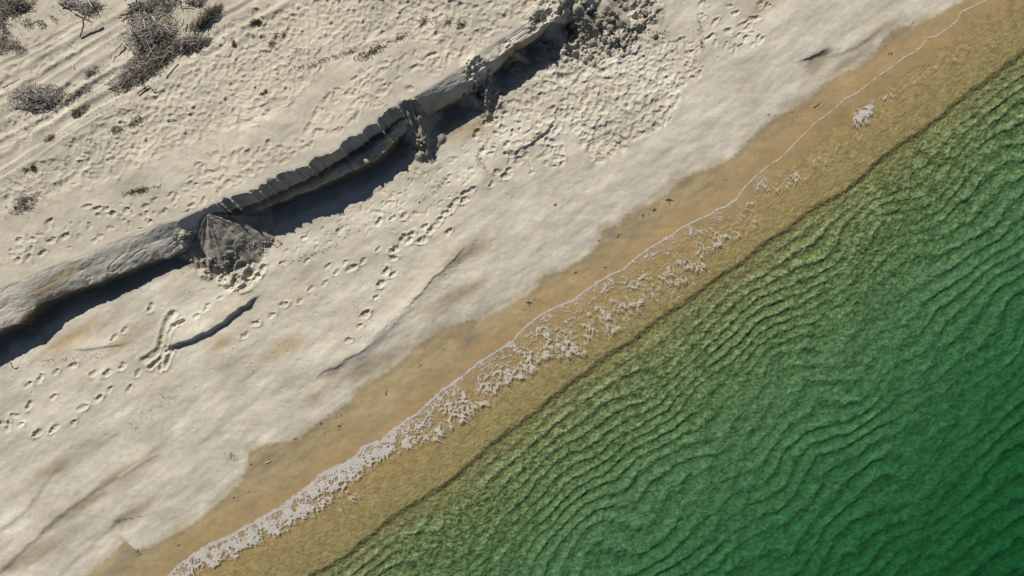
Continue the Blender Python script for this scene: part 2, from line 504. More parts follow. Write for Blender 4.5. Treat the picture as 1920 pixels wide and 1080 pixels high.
# walked trails
TRAILS = [
 ([(955,318),(948,330),(930,322),(920,345),(884,352),(873,363),(868,374),(853,377),(847,388),(833,397),(822,410),(843,432),(817,420),(808,432),(795,425),(790,448),(772,440),(767,450),(752,446),(740,467),(737,483),(722,508),(735,515),(713,533),(702,560),(683,587),(673,613),(652,638)], .34, .19, .062, .026),
 ([(757,405),(735,412),(710,415),(680,487),(660,503),(645,493),(630,512),(613,498),(610,532),(580,542),(562,563),(530,572),(508,593),(483,603),(477,607),(458,628),(640,432),(572,447),(634,430),(710,470),(575,490),(530,497)], .34, .17, .05, .022),
 ([(415,560),(390,573),(370,595),(344,604),(303,687),(257,700),(230,685),(203,700),(177,702),(140,684),(108,695),(77,710),(55,720),(285,577),(236,618),(218,630)], .32, .17, .048, .02),
 ([(237,727),(207,727),(183,748),(155,765),(137,793),(103,800),(68,810),(38,798),(57,760),(28,778),(100,743),(12,800),(3,795)], .36, .17, .05, .022),
 ([(430,505),(452,500),(470,512),(445,525),(462,535),(482,518),(436,543),(440,490),(410,510),(425,520),(495,505)], .42, .26, .09, .036),
]
for pts, L, W, dep, rim in TRAILS:
    for k, (px, py) in enumerate(pts):
        s = random.uniform(.72, 1.2)
        px += random.gauss(0, 1.5); py += random.gauss(0, 1.5)
        stamp(*at(px, py, .5), math.radians(random.gauss(38, 16)), L * s, W * s, dep * s, rim * s, 2.0, push=-.7 if random.random() < .6 else .7)
# the long sliding track over the small ledge
for pts, w in [([(327,588),(318,598),(311,615),(304,640),(300,655),(285,668),(270,675)], .26), ([(345,602),(325,612),(318,630),(314,645),(300,672),(280,690)], .16), ([(311,660),(322,655),(308,690)], .16)]:
    sd_, par_ = along(pts, .5)
    sd_ = np.abs(sd_ + .05 * NW1 * .5)
    w = w * .45
    D += (-.085 * np.exp(-(sd_ / w) ** 4) + .032 * np.exp(-((sd_ - w * 1.7) / (w * .5)) ** 2)) * (sd_ < 1) * (.8 + .4 * NW2)
# bird and dog marks
for _ in range(420):
    px, py = random.uniform(0, 1300), random.uniform(300, 820)
    x, y = at(px, py, .5)
    u, v = xy2uv(x, y)
    if float(WATER(u)) - v < 3.0 or v < float(EDGE2(u)) + .3:
        continue
    stamp(x, y, random.uniform(0, 3), .08, .07, .018, .006, 1.2)

D *= np.where(scarp_rows > 0, .25, 1)
grain = .0045 * perlin(U * 13, V * 14, 51) + .003 * perlin(U * 26, V * 26, 52)
dry_ = 1 - .9 * sst(-.25, .15, V - WET(us)[:, None])
Z += D * (upper + np.clip(lower * 1.2, 0, 1) + scarp_rows) + (grain * .55 + .0028 * n_fin) * (upper + lower * dry_)
Zland = Z

# ------------------------------------------------------------------ what the sand is made of, and painted shade (masks for the material)
dshore = vw[:, None] - V
vwet = (WET(us) + .03 * perlin(us * 4, us * 0, 60) + .02 * perlin(us * 11, us * 0, 61)).astype(np.float32)
wet_sd = V - vwet[:, None] + .05 * n_fin
wet = sst(-.10, .16, wet_sd + .05 * perlin(U * 7, V * 7, 58))
damp = np.zeros_like(V)


def smear(px, py, z, ru, rv, ang=0., amp=1.):
    """soft patch, long axis ang degrees off the shore"""
    x, y = plan(px, py, z)
    u0, v0 = xy2uv(x, y)
    a = math.radians(ang)
    p = (U - u0) * math.cos(a) + (V - v0) * math.sin(a)
    q = -(U - u0) * math.sin(a) + (V - v0) * math.cos(a)
    n = .35 * n_mid
    return amp * np.exp(-np.clip(np.hypot(p / ru, q / rv) + n, 0, 9) ** 2)


for a in [(850,560,.3,1.6,.35,8),(800,640,.2,1.1,.5,0),(690,690,.2,1.5,.35,6),(620,705,.3,.6,.25,-10),(590,745,.2,.35,.3,0),(880,470,.4,1.0,.35,20),
          (1600,110,.2,1.6,.2,3),(1530,125,.2,.6,.3,-20),(1650,60,.2,.9,.25,10),(290,845,.3,.6,.12,0),(220,890,.3,1.2,.12,2),(150,950,.3,1.6,.22,4),(250,960,.2,.8,.25,0),(60,1040,.3,1.6,.3,4),(100,880,.4,1.2,.2,3),
          (1420,20,.3,.9,.25,0)]:
    damp = np.maximum(damp, smear(*a, amp=.85))
damp = np.maximum(damp, .55 * np.exp(-((wet_sd + .10) / .16) ** 2) * np.clip(.45 + 1.3 * perlin(U * .8, V * .8, 59), 0, 1))
damp = damp * (lower > 0) * (1 - wet)
# the shiny swash zone is darker near the water, with grey patches
gold = sst(1.35, -.1, dshore + .25 * n_mid) * wet
silt = np.zeros_like(V)
for a in [(1148,442,.2,.35,.28,-30),(880,632,.15,.5,.3,-20),(1660,70,.1,1.1,.3,4),(495,860,.1,.5,.3,0),(240,1045,.1,.7,.35,0),(715,790,.1,.6,.2,0),(1690,55,.1,.6,.3,0),(1280,345,.1,.5,.2,0)]:
    silt = np.maximum(silt, smear(*a, amp=.9))
silt = silt * (wet > .2)
# grey, fine salt dusted sand on the lower beach; grey moist sand in the scarp
grey = np.clip(.5 + .9 * fbm(U * .45, V * .8, 3, 63), 0, 1) * (lower > 0) * .75
grey = np.maximum(grey, scarp_rows * .85)
grey[:, rows[1]] = .3
ochre = np.zeros_like(V)
for a in [(815,205,1.0,.55,.16,-5),(850,235,.6,.6,.4,0),(880,245,.6,.9,.3,10),(735,275,1.1,.7,.14,-8),(700,300,1.1,.6,.12,0),(110,530,1.3,1.1,.2,0),(1000,125,.6,.5,.25,0),(970,95,1.0,.7,.15,0),(1070,45,1.0,.4,.2,0),
          (150,625,.55,1.0,.3,5),(120,640,.55,.8,.3,0),(235,640,.55,.7,.2,0),(420,640,.5,.8,.25,0),(530,650,.4,1.0,.3,5),(970,120,.6,.4,.2,0),(60,590,1.3,1.2,.25,0)]:
    ochre = np.maximum(ochre, smear(*a))
grey = np.maximum(grey, slump)
ochre *= 1 - .8 * slump
# dark moist strata in the face, plus scarp shade painted into face and foot
strat_shade = np.zeros_like(V)
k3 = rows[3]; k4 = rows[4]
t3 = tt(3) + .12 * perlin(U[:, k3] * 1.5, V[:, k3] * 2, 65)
strat_shade[:, k3] = np.clip(np.exp(-((t3 - .1) / np.interp(us, [u_a, (u_a + u_b) / 2, u_b], [1.3, .75, .12])[:, None]) ** 2) * 1.1, 0, 1) * scal_m[:, None]
strat_shade[:, k4] = sst(.0, .2, tt(4) + .1 * perlin(U[:, k4] * 2, V[:, k4] * 4, 66)) * 1.0
strat_shade[:, k3] = np.maximum(strat_shade[:, k3], (1 - scal_m)[:, None] * sst(.86, 1.0, t3) * .6)
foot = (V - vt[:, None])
strat_shade = np.maximum(strat_shade, (lower > 0) * .62 * (1 - sst(.25, .75, foot + .15 * n_mid)) * (foot < 1.2))  # cast shade of the scarp deepened in the sand colour at its foot
strat_shade = np.where(slump > .5, .60 + .10 * n_fin + .12 * n_mid, strat_shade)  # weak grazing light on the slumped fan, painted as darker sand
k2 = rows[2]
strat_shade[:, k2] = np.maximum(strat_shade[:, k2], (scal_m[:, None] * (.30 + .15 * perlin(U[:, k2] * 4, V[:, k2] * 2, 67))))
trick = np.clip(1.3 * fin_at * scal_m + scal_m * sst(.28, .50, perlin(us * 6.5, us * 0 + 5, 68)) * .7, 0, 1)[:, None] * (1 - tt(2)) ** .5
strat_shade[:, k2] *= 1 - trick
strat_shade = np.maximum(strat_shade, np.clip(rub * (.26 + .4 * n_mid) * (V > vl[:, None]), 0, .7))
strat_shade = np.maximum(strat_shade, (lower > 0) * np.maximum(smear(1548, 97, .3, .34, .10, 12, .95), smear(1528, 108, .3, .45, .05, -8, .6)))
ochre[:, k4] = np.maximum(ochre[:, k4], .75 * np.exp(-((tt(4) - .1) / .15) ** 2))
pale = np.clip(sst(1.2, .1, -wet_sd) * (1 - wet) * (.6 + .8 * n_mid), 0, 1) * (lower > 0)
pale[:, rows[2]] = trick
rimline = np.exp(-((wet_sd - .16) / .12) ** 2) * np.clip(.5 + 1.2 * perlin(U * .7, V * .7, 69), 0, 1)
silt = np.maximum(silt, .5 * rimline)
silt = np.maximum(silt, wet * np.clip(fbm(U * .55, V * .9, 3, 57) - .25, 0, .6) * .8)

# ------------------------------------------------------------------ mesh helpers
def fast_mesh(name, co, quads, attrs=None, smooth=True):
    me = bpy.data.meshes.new(name)
    n, f = len(co), len(quads)
    k = quads.shape[1]
    me.vertices.add(n)
    me.vertices.foreach_set('co', np.ascontiguousarray(co, np.float32).ravel())
    me.loops.add(f * k)
    me.loops.foreach_set('vertex_index', np.ascontiguousarray(quads, np.int32).ravel())
    me.polygons.add(f)
    me.polygons.foreach_set('loop_start', np.arange(0, f * k, k, dtype=np.int32))
    if smooth:
        me.polygons.foreach_set('use_smooth', np.ones(f, bool))
    for a, arr in (attrs or {}).items():
        at_ = me.attributes.new(a, 'FLOAT', 'POINT')
        at_.data.foreach_set('value', np.ascontiguousarray(arr, np.float32))
    me.update(calc_edges=True)
    me.validate()
    return me


def obj(name, me, mat=None, parent=None):
    o = bpy.data.objects.new(name, me)
    COL.objects.link(o)
    if mat is not None and me is not None and not me.materials:
        me.materials.append(mat)
    if parent is not None:
        o.parent = parent
    return o


def tag(o, label=None, cat=None, group=None, kind=None):
    if label: o['label'] = label
    if cat: o['category'] = cat
    if group: o['group'] = group
    if kind: o['kind'] = kind
    return o


# ------------------------------------------------------------------ materials
def new_mat(name):
    m = bpy.data.materials.new(name)
    m.use_nodes = True
    nt = m.node_tree
    return m, nt, nt.nodes['Principled BSDF']


def N(nt, t, **kw):
    n = nt.nodes.new(t)
    for k, v in kw.items():
        setattr(n, k, v)
    return n


def math_n(nt, op, a, b=None, c=None):
    n = N(nt, 'ShaderNodeMath', operation=op)
    for k, s in enumerate((a, b, c)):
        if s is None: continue
        if isinstance(s, (int, float)): n.inputs[k].default_value = s
        else: nt.links.new(s, n.inputs[k])
    return n.outputs[0]


def mix_n(nt, fac, a, b, blend='MIX'):
    n = N(nt, 'ShaderNodeMix', data_type='RGBA', blend_type=blend)
    if isinstance(fac, (int, float)): n.inputs[0].default_value = fac
    else: nt.links.new(fac, n.inputs[0])
    for s, k in ((a, 6), (b, 7)):
        if isinstance(s, tuple): n.inputs[k].default_value = (*s, 1)
        else: nt.links.new(s, n.inputs[k])
    return n.outputs[2]


def noise_n(nt, vec, scale, detail=3, rough=.55, dist=0.):
    n = N(nt, 'ShaderNodeTexNoise')
    n.inputs['Scale'].default_value = scale
    n.inputs['Detail'].default_value = detail
    n.inputs['Roughness'].default_value = rough
    n.inputs['Distortion'].default_value = dist
    nt.links.new(vec, n.inputs['Vector'])
    return n.outputs['Fac']


def ramp_n(nt, fac, lo, hi, a=0., b=1.):
    n = N(nt, 'ShaderNodeMapRange')
    n.inputs['From Min'].default_value = lo; n.inputs['From Max'].default_value = hi
    n.inputs['To Min'].default_value = a; n.inputs['To Max'].default_value = b
    nt.links.new(fac, n.inputs['Value'])
    return n.outputs[0]


def attr_n(nt, name):
    return N(nt, 'ShaderNodeAttribute', attribute_name=name).outputs['Fac']


C_DRY = (.500, .455, .365)
C_WET = (.365, .288, .160)
C_GOLD = (.375, .268, .130)


def sand_material():
    m, nt, b = new_mat('sand')
    geo = N(nt, 'ShaderNodeNewGeometry').outputs['Position']
    col = mix_n(nt, attr_n(nt, 'grey'), C_DRY, (.59, .555, .46))
    col = mix_n(nt, attr_n(nt, 'pale'), col, (.56, .52, .425))
    col = mix_n(nt, math_n(nt, 'MULTIPLY', attr_n(nt, 'ochre'), .75), col, (.36, .265, .13))
    col = mix_n(nt, attr_n(nt, 'damp'), col, (.33, .27, .185))
    col = mix_n(nt, math_n(nt, 'MULTIPLY', attr_n(nt, 'strata_shade'), .85), col, (.062, .054, .043))
    col = mix_n(nt, attr_n(nt, 'wet'), col, C_WET)
    col = mix_n(nt, attr_n(nt, 'gold'), col, C_GOLD)
    col = mix_n(nt, math_n(nt, 'MULTIPLY', attr_n(nt, 'silt'), .6), col, (.17, .155, .12))
    big = ramp_n(nt, noise_n(nt, geo, .55, 4), .3, .7, .88, 1.10)
    mid = ramp_n(nt, noise_n(nt, geo, 4.5, 4), .3, .7, .94, 1.06)
    fin = ramp_n(nt, noise_n(nt, geo, 55, 3, .7), .25, .75, .88, 1.12)
    mp = N(nt, 'ShaderNodeMapping'); mp.inputs['Rotation'].default_value = (0, 0, -TH); mp.inputs['Scale'].default_value = (.35, 1.7, 1)
    nt.links.new(geo, mp.inputs['Vector'])
    stk = ramp_n(nt, noise_n(nt, mp.outputs[0], 1.6, 5, .6, .6), .3, .7, .90, 1.08)
    f = math_n(nt, 'MULTIPLY', math_n(nt, 'MULTIPLY', math_n(nt, 'MULTIPLY', big, mid), fin), stk)
    col = mix_n(nt, 1., col, f, 'MULTIPLY')
    hue = ramp_n(nt, noise_n(nt, geo, 1.4, 3), .35, .65, 0, .22)
    col = mix_n(nt, hue, col, mix_n(nt, 1., col, (1.08, .97, .86), 'MULTIPLY'))
    # sparse dark grains and shell bits
    vor = N(nt, 'ShaderNodeTexVoronoi'); vor.inputs['Scale'].default_value = 7.0
    nt.links.new(geo, vor.inputs['Vector'])
    sp = ramp_n(nt, vor.outputs['Distance'], .045, .075, .55, 0)
    sp = math_n(nt, 'MULTIPLY', sp, ramp_n(nt, noise_n(nt, geo, 1.1, 2), .5, .6))
    col = mix_n(nt, sp, col, (.12, .095, .07))
    nt.links.new(col, b.inputs['Base Color'])
    wet_ = attr_n(nt, 'wet')
    r = ramp_n(nt, wet_, 0, 1, .95, .5)
    nt.links.new(r, b.inputs['Roughness'])
    nt.links.new(ramp_n(nt, wet_, 0, 1, .12, .3), b.inputs['Specular IOR Level'])
    h = math_n(nt, 'ADD', math_n(nt, 'MULTIPLY', noise_n(nt, geo, 22, 4, .6), .012), math_n(nt, 'MULTIPLY', noise_n(nt, geo, 90, 2, .6), .004))
    bp = N(nt, 'ShaderNodeBump'); bp.inputs['Distance'].default_value = 1.0
    nt.links.new(ramp_n(nt, wet_, 0, 1, .27, .06), bp.inputs['Strength'])
    nt.links.new(h, bp.inputs['Height'])
    nt.links.new(bp.outputs[0], b.inputs['Normal'])
    return m


def seabed_material():
    m, nt, b = new_mat('submerged_sand')
    geo = N(nt, 'ShaderNodeNewGeometry').outputs['Position']
    col = mix_n(nt, attr_n(nt, 'shoal'), mix_n(nt, attr_n(nt, 'offshore'), (.285, .250, .118), (.37, .325, .185)), (.390, .268, .124))
    col = mix_n(nt, math_n(nt, 'MULTIPLY', attr_n(nt, 'crest_light'), .55), col, (.56, .49, .29))  # golden light lines painted along the sand wave crests
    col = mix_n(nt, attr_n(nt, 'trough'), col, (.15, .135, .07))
    fin = ramp_n(nt, noise_n(nt, geo, 30, 3, .7), .25, .75, .80, 1.2)
    mid = ramp_n(nt, noise_n(nt, geo, 3.2, 4), .3, .7, .82, 1.16)
    col = mix_n(nt, 1., col, math_n(nt, 'MULTIPLY', fin, mid), 'MULTIPLY')
    # caustic speckle painted into the sand as dark and pale patches
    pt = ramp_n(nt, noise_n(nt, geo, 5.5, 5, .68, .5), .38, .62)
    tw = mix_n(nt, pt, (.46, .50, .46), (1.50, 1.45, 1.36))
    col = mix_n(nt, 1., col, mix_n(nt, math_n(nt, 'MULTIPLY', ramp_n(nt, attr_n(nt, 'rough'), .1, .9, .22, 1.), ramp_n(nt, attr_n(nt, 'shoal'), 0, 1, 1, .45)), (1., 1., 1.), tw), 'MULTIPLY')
    nt.links.new(col, b.inputs['Base Color'])
    b.inputs['Roughness'].default_value = .9
    b.inputs['Specular IOR Level'].default_value = .05
    vor = N(nt, 'ShaderNodeTexVoronoi', feature='SMOOTH_F1'); vor.inputs['Scale'].default_value = 7.5
    warp = N(nt, 'ShaderNodeVectorMath', operation='ADD')
    nz = N(nt, 'ShaderNodeTexNoise'); nz.inputs['Scale'].default_value = 4.0
    nt.links.new(geo, nz.inputs['Vector'])
    sc = N(nt, 'ShaderNodeVectorMath', operation='SCALE'); sc.inputs['Scale'].default_value = .22
    nt.links.new(nz.outputs['Color'], sc.inputs[0])
    nt.links.new(geo, warp.inputs[0]); nt.links.new(sc.outputs[0], warp.inputs[1])
    nt.links.new(warp.outputs[0], vor.inputs['Vector'])
    h = math_n(nt, 'ADD', math_n(nt, 'MULTIPLY', vor.outputs['Distance'], .060), math_n(nt, 'MULTIPLY', noise_n(nt, geo, 12, 3, .65), .040))
    bp = N(nt, 'ShaderNodeBump'); bp.inputs['Distance'].default_value = 1.0
    nt.links.new(attr_n(nt, 'rough'), bp.inputs['Strength'])
    nt.links.new(h, bp.inputs['Height'])
    nt.links.new(bp.outputs[0], b.inputs['Normal'])
    return m


def water_material():
    m = bpy.data.materials.new('sea_water')
    m.use_nodes = True
    nt = m.node_tree
    nt.nodes.clear()
    out = N(nt, 'ShaderNodeOutputMaterial')
    geo = N(nt, 'ShaderNodeNewGeometry').outputs['Position']
    h = math_n(nt, 'ADD', math_n(nt, 'MULTIPLY', noise_n(nt, geo, 5, 4, .6, .4), .05), math_n(nt, 'MULTIPLY', noise_n(nt, geo, 18, 2), .01))
    bp = N(nt, 'ShaderNodeBump'); bp.inputs['Strength'].default_value = .6; bp.inputs['Distance'].default_value = 1.
    nt.links.new(h, bp.inputs['Height'])
    dt = N(nt, 'ShaderNodeVectorMath', operation='DOT_PRODUCT')
    nt.links.new(N(nt, 'ShaderNodeNewGeometry').outputs['Incoming'], dt.inputs[0]); nt.links.new(bp.outputs[0], dt.inputs[1])
    cosi = math_n(nt, 'ABSOLUTE', dt.outputs['Value'])
    refl = math_n(nt, 'MULTIPLY_ADD', math_n(nt, 'POWER', math_n(nt, 'SUBTRACT', 1.0, cosi), 5.0), .98, .02)
    tr = N(nt, 'ShaderNodeBsdfTransparent')
    gl = N(nt, 'ShaderNodeBsdfGlossy'); gl.inputs['Roughness'].default_value = .12
    nt.links.new(bp.outputs[0], gl.inputs['Normal'])
    mx = N(nt, 'ShaderNodeMixShader')
    nt.links.new(refl, mx.inputs[0]); nt.links.new(tr.outputs[0], mx.inputs[1]); nt.links.new(gl.outputs[0], mx.inputs[2])
    nt.links.new(mx.outputs[0], out.inputs['Surface'])
    va = N(nt, 'ShaderNodeVolumeAbsorption')
    dens = .85
    aR, aG, aB = .56, .225, .325
    va.inputs['Color'].default_value = (1 - aR / dens, 1 - aG / dens, 1 - aB / dens, 1)
    va.inputs['Density'].default_value = dens
    nt.links.new(va.outputs[0], out.inputs['Volume'])
    return m


def plain(name, c, rough=.85, var=.25, scale=14., spec=.2):
    m, nt, b = new_mat(name)
    tc = N(nt, 'ShaderNodeTexCoord').outputs['Object']
    oi = N(nt, 'ShaderNodeObjectInfo').outputs['Random']
    f = math_n(nt, 'MULTIPLY', ramp_n(nt, noise_n(nt, tc, scale, 3, .65), .25, .75, 1 - var, 1 + var), ramp_n(nt, oi, 0, 1, .8, 1.2))
    nt.links.new(mix_n(nt, 1., c, f, 'MULTIPLY'), b.inputs['Base Color'])
    b.inputs['Roughness'].default_value = rough
    b.inputs['Specular IOR Level'].default_value = spec
    return m


M_SAND = sand_material()
M_BED = seabed_material()
M_WATER = water_material()
M_FOAM = plain('foam', (.58, .545, .49), .7, .10, 20)
_nt = M_FOAM.node_tree
_tc = _nt.nodes.new('ShaderNodeNewGeometry').outputs['Position']
_nt.links.new(math_n(_nt, 'MULTIPLY', ramp_n(_nt, noise_n(_nt, _tc, 26, 3, .7), .34, .58, .45, 1.), ramp_n(_nt, attr_n(_nt, 'thick'), .0, .14, .16, .95)), _nt.nodes['Principled BSDF'].inputs['Alpha'])
M_PALE = plain('bleached_wood', (.50, .47, .42), .85, .2, 20)
M_GREY = plain('weathered_twig', (.33, .305, .275), .9, .3, 10)
M_BROWN = plain('brown_twig', (.15, .115, .085), .9, .35, 10)
M_TAN = plain('tan_wood', (.25, .195, .13), .9, .25, 12)
M_WEED = plain('dried_seaweed', (.085, .064, .048), .8, .4, 8)
M_GREEN = plain('green_leaf', (.085, .105, .045), .7, .3, 8)
M_CLOD = plain('sand_clod', (.29, .25, .195), .95, .2, 9)
M_DULL = plain('olive_twig', (.12, .115, .075), .9, .35, 9)

# ------------------------------------------------------------------ the land, as named pieces
idx = np.arange(NU * NV).reshape(NU, NV)
q = np.stack([idx[:-1, :-1], idx[:-1, 1:], idx[1:, 1:], idx[1:, :-1]], -1)
qin = inframe[:-1, :-1] | inframe[1:, 1:]
rowc = np.broadcast_to(sid[:-1][None], qin.shape)
wetq = wet_sd[:-1, :-1] > 0
ATT = dict(wet=wet, gold=gold, grey=grey, pale=pale, ochre=ochre, damp=damp, strata_shade=strat_shade, silt=silt)


def land_piece(name, mask, label, cat):
    f = q[mask]
    used = np.unique(f)
    remap = np.full(NU * NV, -1, np.int64)
    remap[used] = np.arange(len(used))
    co = np.stack([X.ravel()[used], Y.ravel()[used], Zland.ravel()[used]], 1)
    me = fast_mesh(name, co, remap[f], {k: a.ravel()[used] for k, a in ATT.items()})
    return tag(obj(name, me, M_SAND), label, cat, kind='structure')


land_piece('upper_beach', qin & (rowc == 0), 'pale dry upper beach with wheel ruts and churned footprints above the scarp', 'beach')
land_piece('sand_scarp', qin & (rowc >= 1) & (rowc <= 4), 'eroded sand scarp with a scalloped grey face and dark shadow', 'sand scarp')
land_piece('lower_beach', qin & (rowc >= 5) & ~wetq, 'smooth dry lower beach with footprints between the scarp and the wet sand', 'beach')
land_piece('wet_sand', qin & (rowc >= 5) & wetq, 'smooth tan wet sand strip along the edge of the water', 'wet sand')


def land_z(x, y):
    u, v = xy2uv(x, y)
    i = min(NU - 1, max(0, int(round((u - U0) / DU))))
    j = min(NV - 1, int(np.searchsorted(V[i], v)))
    return float(Zland[i, j])


def on_land(px, py, guess=1.0):
    z = guess
    for _ in range(6):
        x, y = plan(px, py, z)
        z = .5 * z + .5 * land_z(float(x), float(y))
    x, y = plan(px, py, z)
    return float(x), float(y), land_z(float(x), float(y))


# ------------------------------------------------------------------ seabed
SU = .045
su = np.arange(-25, 25.5, SU)
swv, ssv = WATER(su), SHELF(su)
nd1, nd2 = int(3.2 / SU), int(19.5 / SU)
ds = np.maximum(ssv - swv, 1.2)
t1 = np.linspace(0, 1, nd1, endpoint=False)
SV = np.concatenate([(swv + .42)[:, None] + ((ssv - .25) - (swv + .42))[:, None] * t1[None], (ssv - .25)[:, None] + np.linspace(0, 19.5, nd2)[None]], 1)
SUU = np.broadcast_to(su[:, None], SV.shape)
SX, SY = uv2xy(SUU, SV)
d = SV - swv[:, None]
e = SV - ssv[:, None]
zs = -.085 * np.minimum(d, ds[:, None])
eo = e + .05 * perlin(SUU * 1.5, SV * .3, 70) + .14 * perlin(SUU * .45, SV * .1, 63)
zs -= .08 * sst(-.05, .25, eo)
zs -= np.interp(np.clip(eo, 0, 99), [0, 1, 4, 9, 14, 24], [0, .14, .56, 1.22, 1.78, 2.6])
# sand waves following the shore, bending and joining
warp = 1.45 * perlin(SUU * .20, SV * .18, 71) + .42 * perlin(SUU * .46, SV * .40, 72) + .10 * perlin(SUU * 1.3, SV * 1.2, 73)
lam = np.interp(np.clip(e, 0, 30), [0, 3, 8, 20], [.52, .68, .86, 1.0])
_e = np.linspace(-5, 30, 800)
_p = np.cumsum(1 / np.interp(np.clip(_e, 0, 30), [0, 3, 8, 20], [.40, .54, .72, .86])) * (_e[1] - _e[0])
phase = np.interp(e + warp * sst(0, 2.5, e), _e, _p)
phase = phase + .35 * perlin(SUU * .35, SV * .35, 74) + .08 * perlin(SUU * 2.0, SV * 2.0, 87) + .06 * perlin(SUU * 4.5, SV * 4.5, 88)
fr = phase - np.floor(phase)
saw = np.where(fr < .72, fr / .72, (1 - fr) / .28)
saw = saw * saw * (3 - 2 * saw)
warp2 = 1.1 * perlin(SUU * .22, SV * .2, 75) + .3 * perlin(SUU * .6, SV * .5, 76)
p2 = (SV * .90 + SUU * .34 + warp2) / (lam * 1.15)
f2_ = p2 - np.floor(p2)
saw2 = np.where(f2_ < .7, f2_ / .7, (1 - f2_) / .3)
sel = sst(-.12, .35, perlin(SUU * .16, SV * .16, 77))
amp = .052 * sst(.1, 1.2, e) * (.7 + .6 * np.clip(.5 + perlin(SUU * .5, SV * .5, 78), 0, 1))
zr = amp * (saw * (1 - .55 * sel) + .55 * saw2 * sel)
chop = fbm(SUU * 2.6 + .5 * perlin(SUU * 2, SV * 2, 79), SV * 3.4, 3, 80)
zr += .022 * chop * sst(0, 1., e) * np.interp(e, [0, 6, 20], [1, .9, .75])
zr += .016 * perlin(SUU * 9, SV * 6, 83) * sst(-.3, .3, e) * (1 - sst(3, 8, e))
# faint crossing ripples in the shallows
zr += (1 - sst(-.2, .4, e)) * (.007 * perlin(SUU * 9 + SV * 2, SV * 3, 84) + .006 * perlin(SUU * 5, SV * 11, 85)) * sst(0, .6, d - .42)
zs = zs + zr - .003 - .009 * sst(.5, .9, d)
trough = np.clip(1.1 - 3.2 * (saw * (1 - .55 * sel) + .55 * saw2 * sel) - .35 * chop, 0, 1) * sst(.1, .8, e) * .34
crest_light = np.clip((saw * (1 - .55 * sel) + .55 * saw2 * sel) * 1.9 - .95 + .3 * chop, 0, 1) * sst(.1, 1., e) * np.interp(e, [0, 8, 20], [1, .8, .4])
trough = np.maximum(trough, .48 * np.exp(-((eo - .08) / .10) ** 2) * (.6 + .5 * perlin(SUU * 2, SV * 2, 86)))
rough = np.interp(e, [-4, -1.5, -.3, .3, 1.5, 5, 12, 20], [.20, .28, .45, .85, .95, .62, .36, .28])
shoal = 1 - sst(-.3, 1.6, e + .5 * perlin(SUU * 1.2, SV * 1.2, 89))
sin_ = (np.abs(SX) < 22.5) & (np.abs(SY) < 13.6)
sidx = np.arange(SX.size).reshape(SX.shape)
sq = np.stack([sidx[:-1, :-1], sidx[:-1, 1:], sidx[1:, 1:], sidx[1:, :-1]], -1)[sin_[:-1, :-1] | sin_[1:, 1:]]
used = np.unique(sq)
rm = np.full(SX.size, -1, np.int64); rm[used] = np.arange(len(used))
me = fast_mesh('seabed', np.stack([SX.ravel()[used], SY.ravel()[used], zs.ravel()[used]], 1), rm[sq], dict(crest_light=crest_light.ravel()[used], offshore=sst(1.5, 7, e).ravel()[used], shoal=shoal.ravel()[used], trough=trough.ravel()[used], rough=rough.ravel()[used]))
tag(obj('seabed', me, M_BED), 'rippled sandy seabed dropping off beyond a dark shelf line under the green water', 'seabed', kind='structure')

# ------------------------------------------------------------------ ground around the surveyed area
g = np.arange(-90, 90.1, .75)
GX, GY = np.meshgrid(g, g, indexing='ij')
GU, GV = xy2uv(GX, GY)
a, b_, c_ = WATER(GU), LIP(GU), EDGE2(GU)
GZ = np.where(GV < b_, ZTER, zbeach(a - GV))
GZ = np.where((GV >= b_) & (GV < c_ + .3), np.interp((GV - b_) / (c_ + .3 - b_), [0, 1], [ZTER, .6]), GZ)
dd = GV - a
GZ = np.where(dd > 0, -np.interp(dd, [0, 2.8, 3.2, 8, 20, 60, 120], [0, .24, .45, 1.15, 2.6, 5.5, 8]), GZ) - .12
gi = np.arange(GX.size).reshape(GX.shape)
gq = np.stack([gi[:-1, :-1], gi[1:, :-1], gi[1:, 1:], gi[:-1, 1:]], -1)
hole = (np.abs(GX) < 21.6) & (np.abs(GY) < 12.8)
gq = gq[~(hole[:-1, :-1] & hole[1:, 1:] & hole[1:, :-1] & hole[:-1, 1:])]
GW = (GV > WET(GU)).astype(float)
zero = np.zeros(GX.size)
me = fast_mesh('ground', np.stack([GX.ravel(), GY.ravel(), GZ.ravel()], 1), gq, dict(wet=GW.ravel(), gold=(GV > a).ravel() * 1., grey=zero + .2, pale=zero, ochre=zero, damp=zero, strata_shade=zero, silt=zero))
tag(obj('ground', me, M_SAND), 'sandy ground carrying the beach on beyond the edges of the view', 'ground', kind='structure')

# ------------------------------------------------------------------ the sea: a closed body of water
wu = np.arange(-26, 26.1, .16); wv_ = np.arange(-6, 26.1, .16)
bu = np.concatenate([[-88], wu, [88]]); bv = np.concatenate([[-14], wv_, [80]])
BU, BV = np.meshgrid(bu, bv, indexing='ij')
BX, BY = uv2xy(BU, BV)
dsh = BV - WATER(BU)
wave = .010 * fbm(BU * 1.1, BV * 1.6, 3, 90) * sst(.6, 4, dsh)
nb = BU.size
bi = np.arange(nb).reshape(BU.shape)
top = np.stack([bi[:-1, :-1], bi[:-1, 1:], bi[1:, 1:], bi[1:, :-1]], -1).reshape(-1, 4)
rim = np.concatenate([bi[:, 0], bi[-1, 1:], bi[-2::-1, -1], bi[0, -2:0:-1]])
co = np.stack([BX.ravel(), BY.ravel(), wave.ravel()], 1)
low = co[rim].copy(); low[:, 2] = -12
co = np.concatenate([co, low])
li = nb + np.arange(len(rim))
me = bpy.data.meshes.new('sea_water')
side = np.stack([rim, np.roll(rim, -1), np.roll(li, -1), li], 1)
me.from_pydata(co.tolist(), [], top.tolist() + side.tolist() + [li.tolist()])
me.update()
